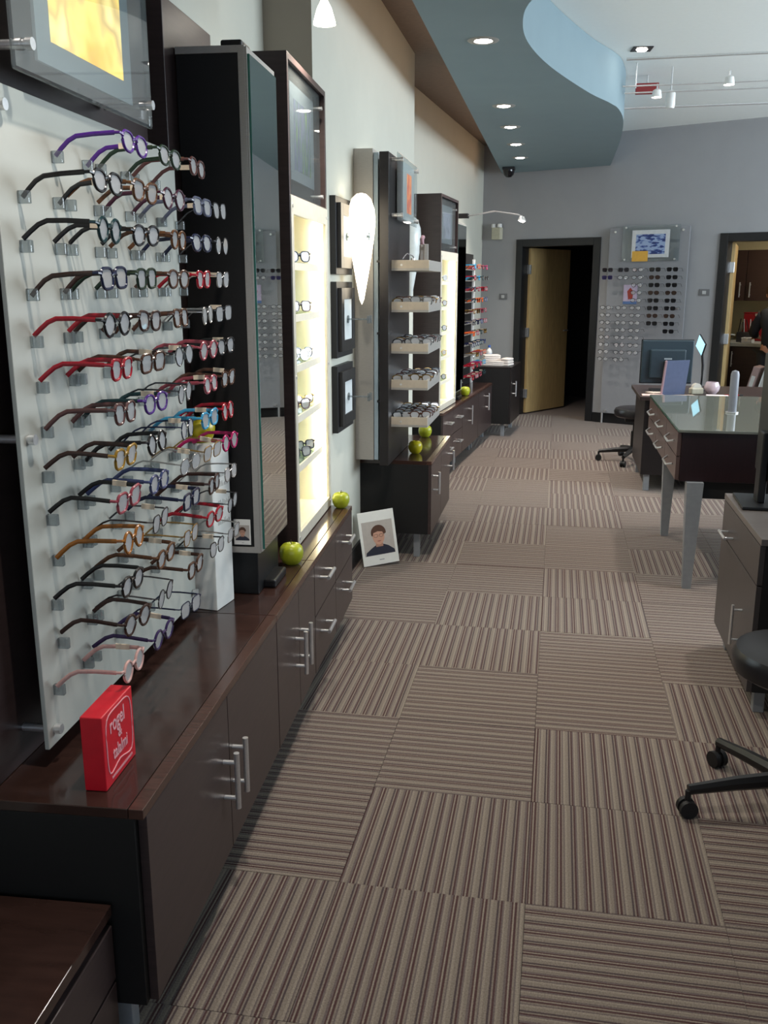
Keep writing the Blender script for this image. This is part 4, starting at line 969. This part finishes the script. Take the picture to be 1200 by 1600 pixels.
E_ = [(0, 1), (1, 2), (2, 3), (3, 4), (4, 5), (5, 6), (2, 7), (7, 8), (8, 9), (9, 10), (2, 11), (11, 12), (12, 13), (13, 14), (0, 15), (15, 16), (16, 17), (17, 18), (0, 19), (19, 20), (20, 21), (21, 22)]
for hi, sgn in ((10, 1), (14, -1)):
    hx, hy, hz = V[hi][0]
    for q, (dy, L) in enumerate(((-.027, .062), (-.009, .075), (.009, .07), (.026, .055))):
        b0 = len(V); V += [((hx - .04, hy + dy, hz), .0095), ((hx - .04 - L * .55, hy + dy * 1.15, hz - .008), .0085), ((hx - .04 - L * .95, hy + dy * 1.2, hz - .028), .007)]
        E_ += [(hi, b0), (b0, b0 + 1), (b0 + 1, b0 + 2)]
    b0 = len(V); V += [((hx - .01, hy + sgn * .045, hz - .01), .0105), ((hx - .045, hy + sgn * .06, hz - .022), .0085)]; E_ += [(hi, b0), (b0, b0 + 1)]
body = skinned('body', V, E_, skinm, per)
J = [((.01, 0, .82), .17), ((-.02, .02, 1.1), .165), ((-.10, .04, 1.30), .17), ((-.155, .055, 1.385), .085), ((-.10, -.13, 1.33), .08), ((-.2, -.18, 1.12), .062), ((-.34, -.07, 1.085), .05), ((-.10, .21, 1.33), .08), ((-.2, .28, 1.12), .062), ((-.34, .30, 1.095), .05)]
skinned('jacket', J, [(0, 1), (1, 2), (2, 3), (2, 4), (4, 5), (5, 6), (2, 7), (7, 8), (8, 9)], mat('black_jacket', (20, 22, 30), .8), per)
TR = [((0, 0, .97), .15), ((.0, -.09, .84), .115), ((.01, -.1, .48), .085), ((.03, -.1, .1), .065), ((.0, .09, .84), .115), ((.01, .1, .48), .085), ((.03, .1, .1), .065)]
skinned('trousers', TR, [(0, 1), (1, 2), (2, 3), (0, 4), (4, 5), (5, 6)], mat('dark_trousers', (30, 32, 40), .8), per)
obj('collar', lathe(BM(), [(.085, -.02), (.075, .02), (.068, .045), (.064, .045), (.072, .0)], 20, (-.185, .06, 1.42)), mat('blue_collar', (176, 200, 230), .7), per, smooth=True)
obj('hair', lathe(BM(), [(.098, -.03), (.108, .02), (.1, .08), (.065, .115), (0, .125)], 22, (-.262, .08, 1.585), 1.0, .95), mat('brown_hair', (60, 38, 28), .7, bump=.5, scale=80), per, smooth=True)
bm = BM(); lathe(bm, [(0, -.018), (.012, -.01), (.012, .0), (.006, .025), (0, .03)], 10, (-.365, .08, 1.56))
obj('nose', bm, skinm, per, smooth=True)
for s in (-1, 1):
    obj('eye', lathe(BM(), [(0, -.009), (.008, -.005), (.009, 0), (.008, .005), (0, .009)], 10, (-.346, .08 + s * .034, 1.585)), mat('eye_dark', (40, 30, 28), .2), per, smooth=True)
    obj('ear', lathe(BM(), [(0, -.028), (.012, -.018), (.014, .01), (0, .028)], 10, (-.262, .08 + s * .088, 1.565)), skinm, per, smooth=True)
obj('mouth', box(BM(), -.352, -.342, .055, .105, 1.512, 1.52, .003), mat('lips', (160, 84, 80), .5), per)
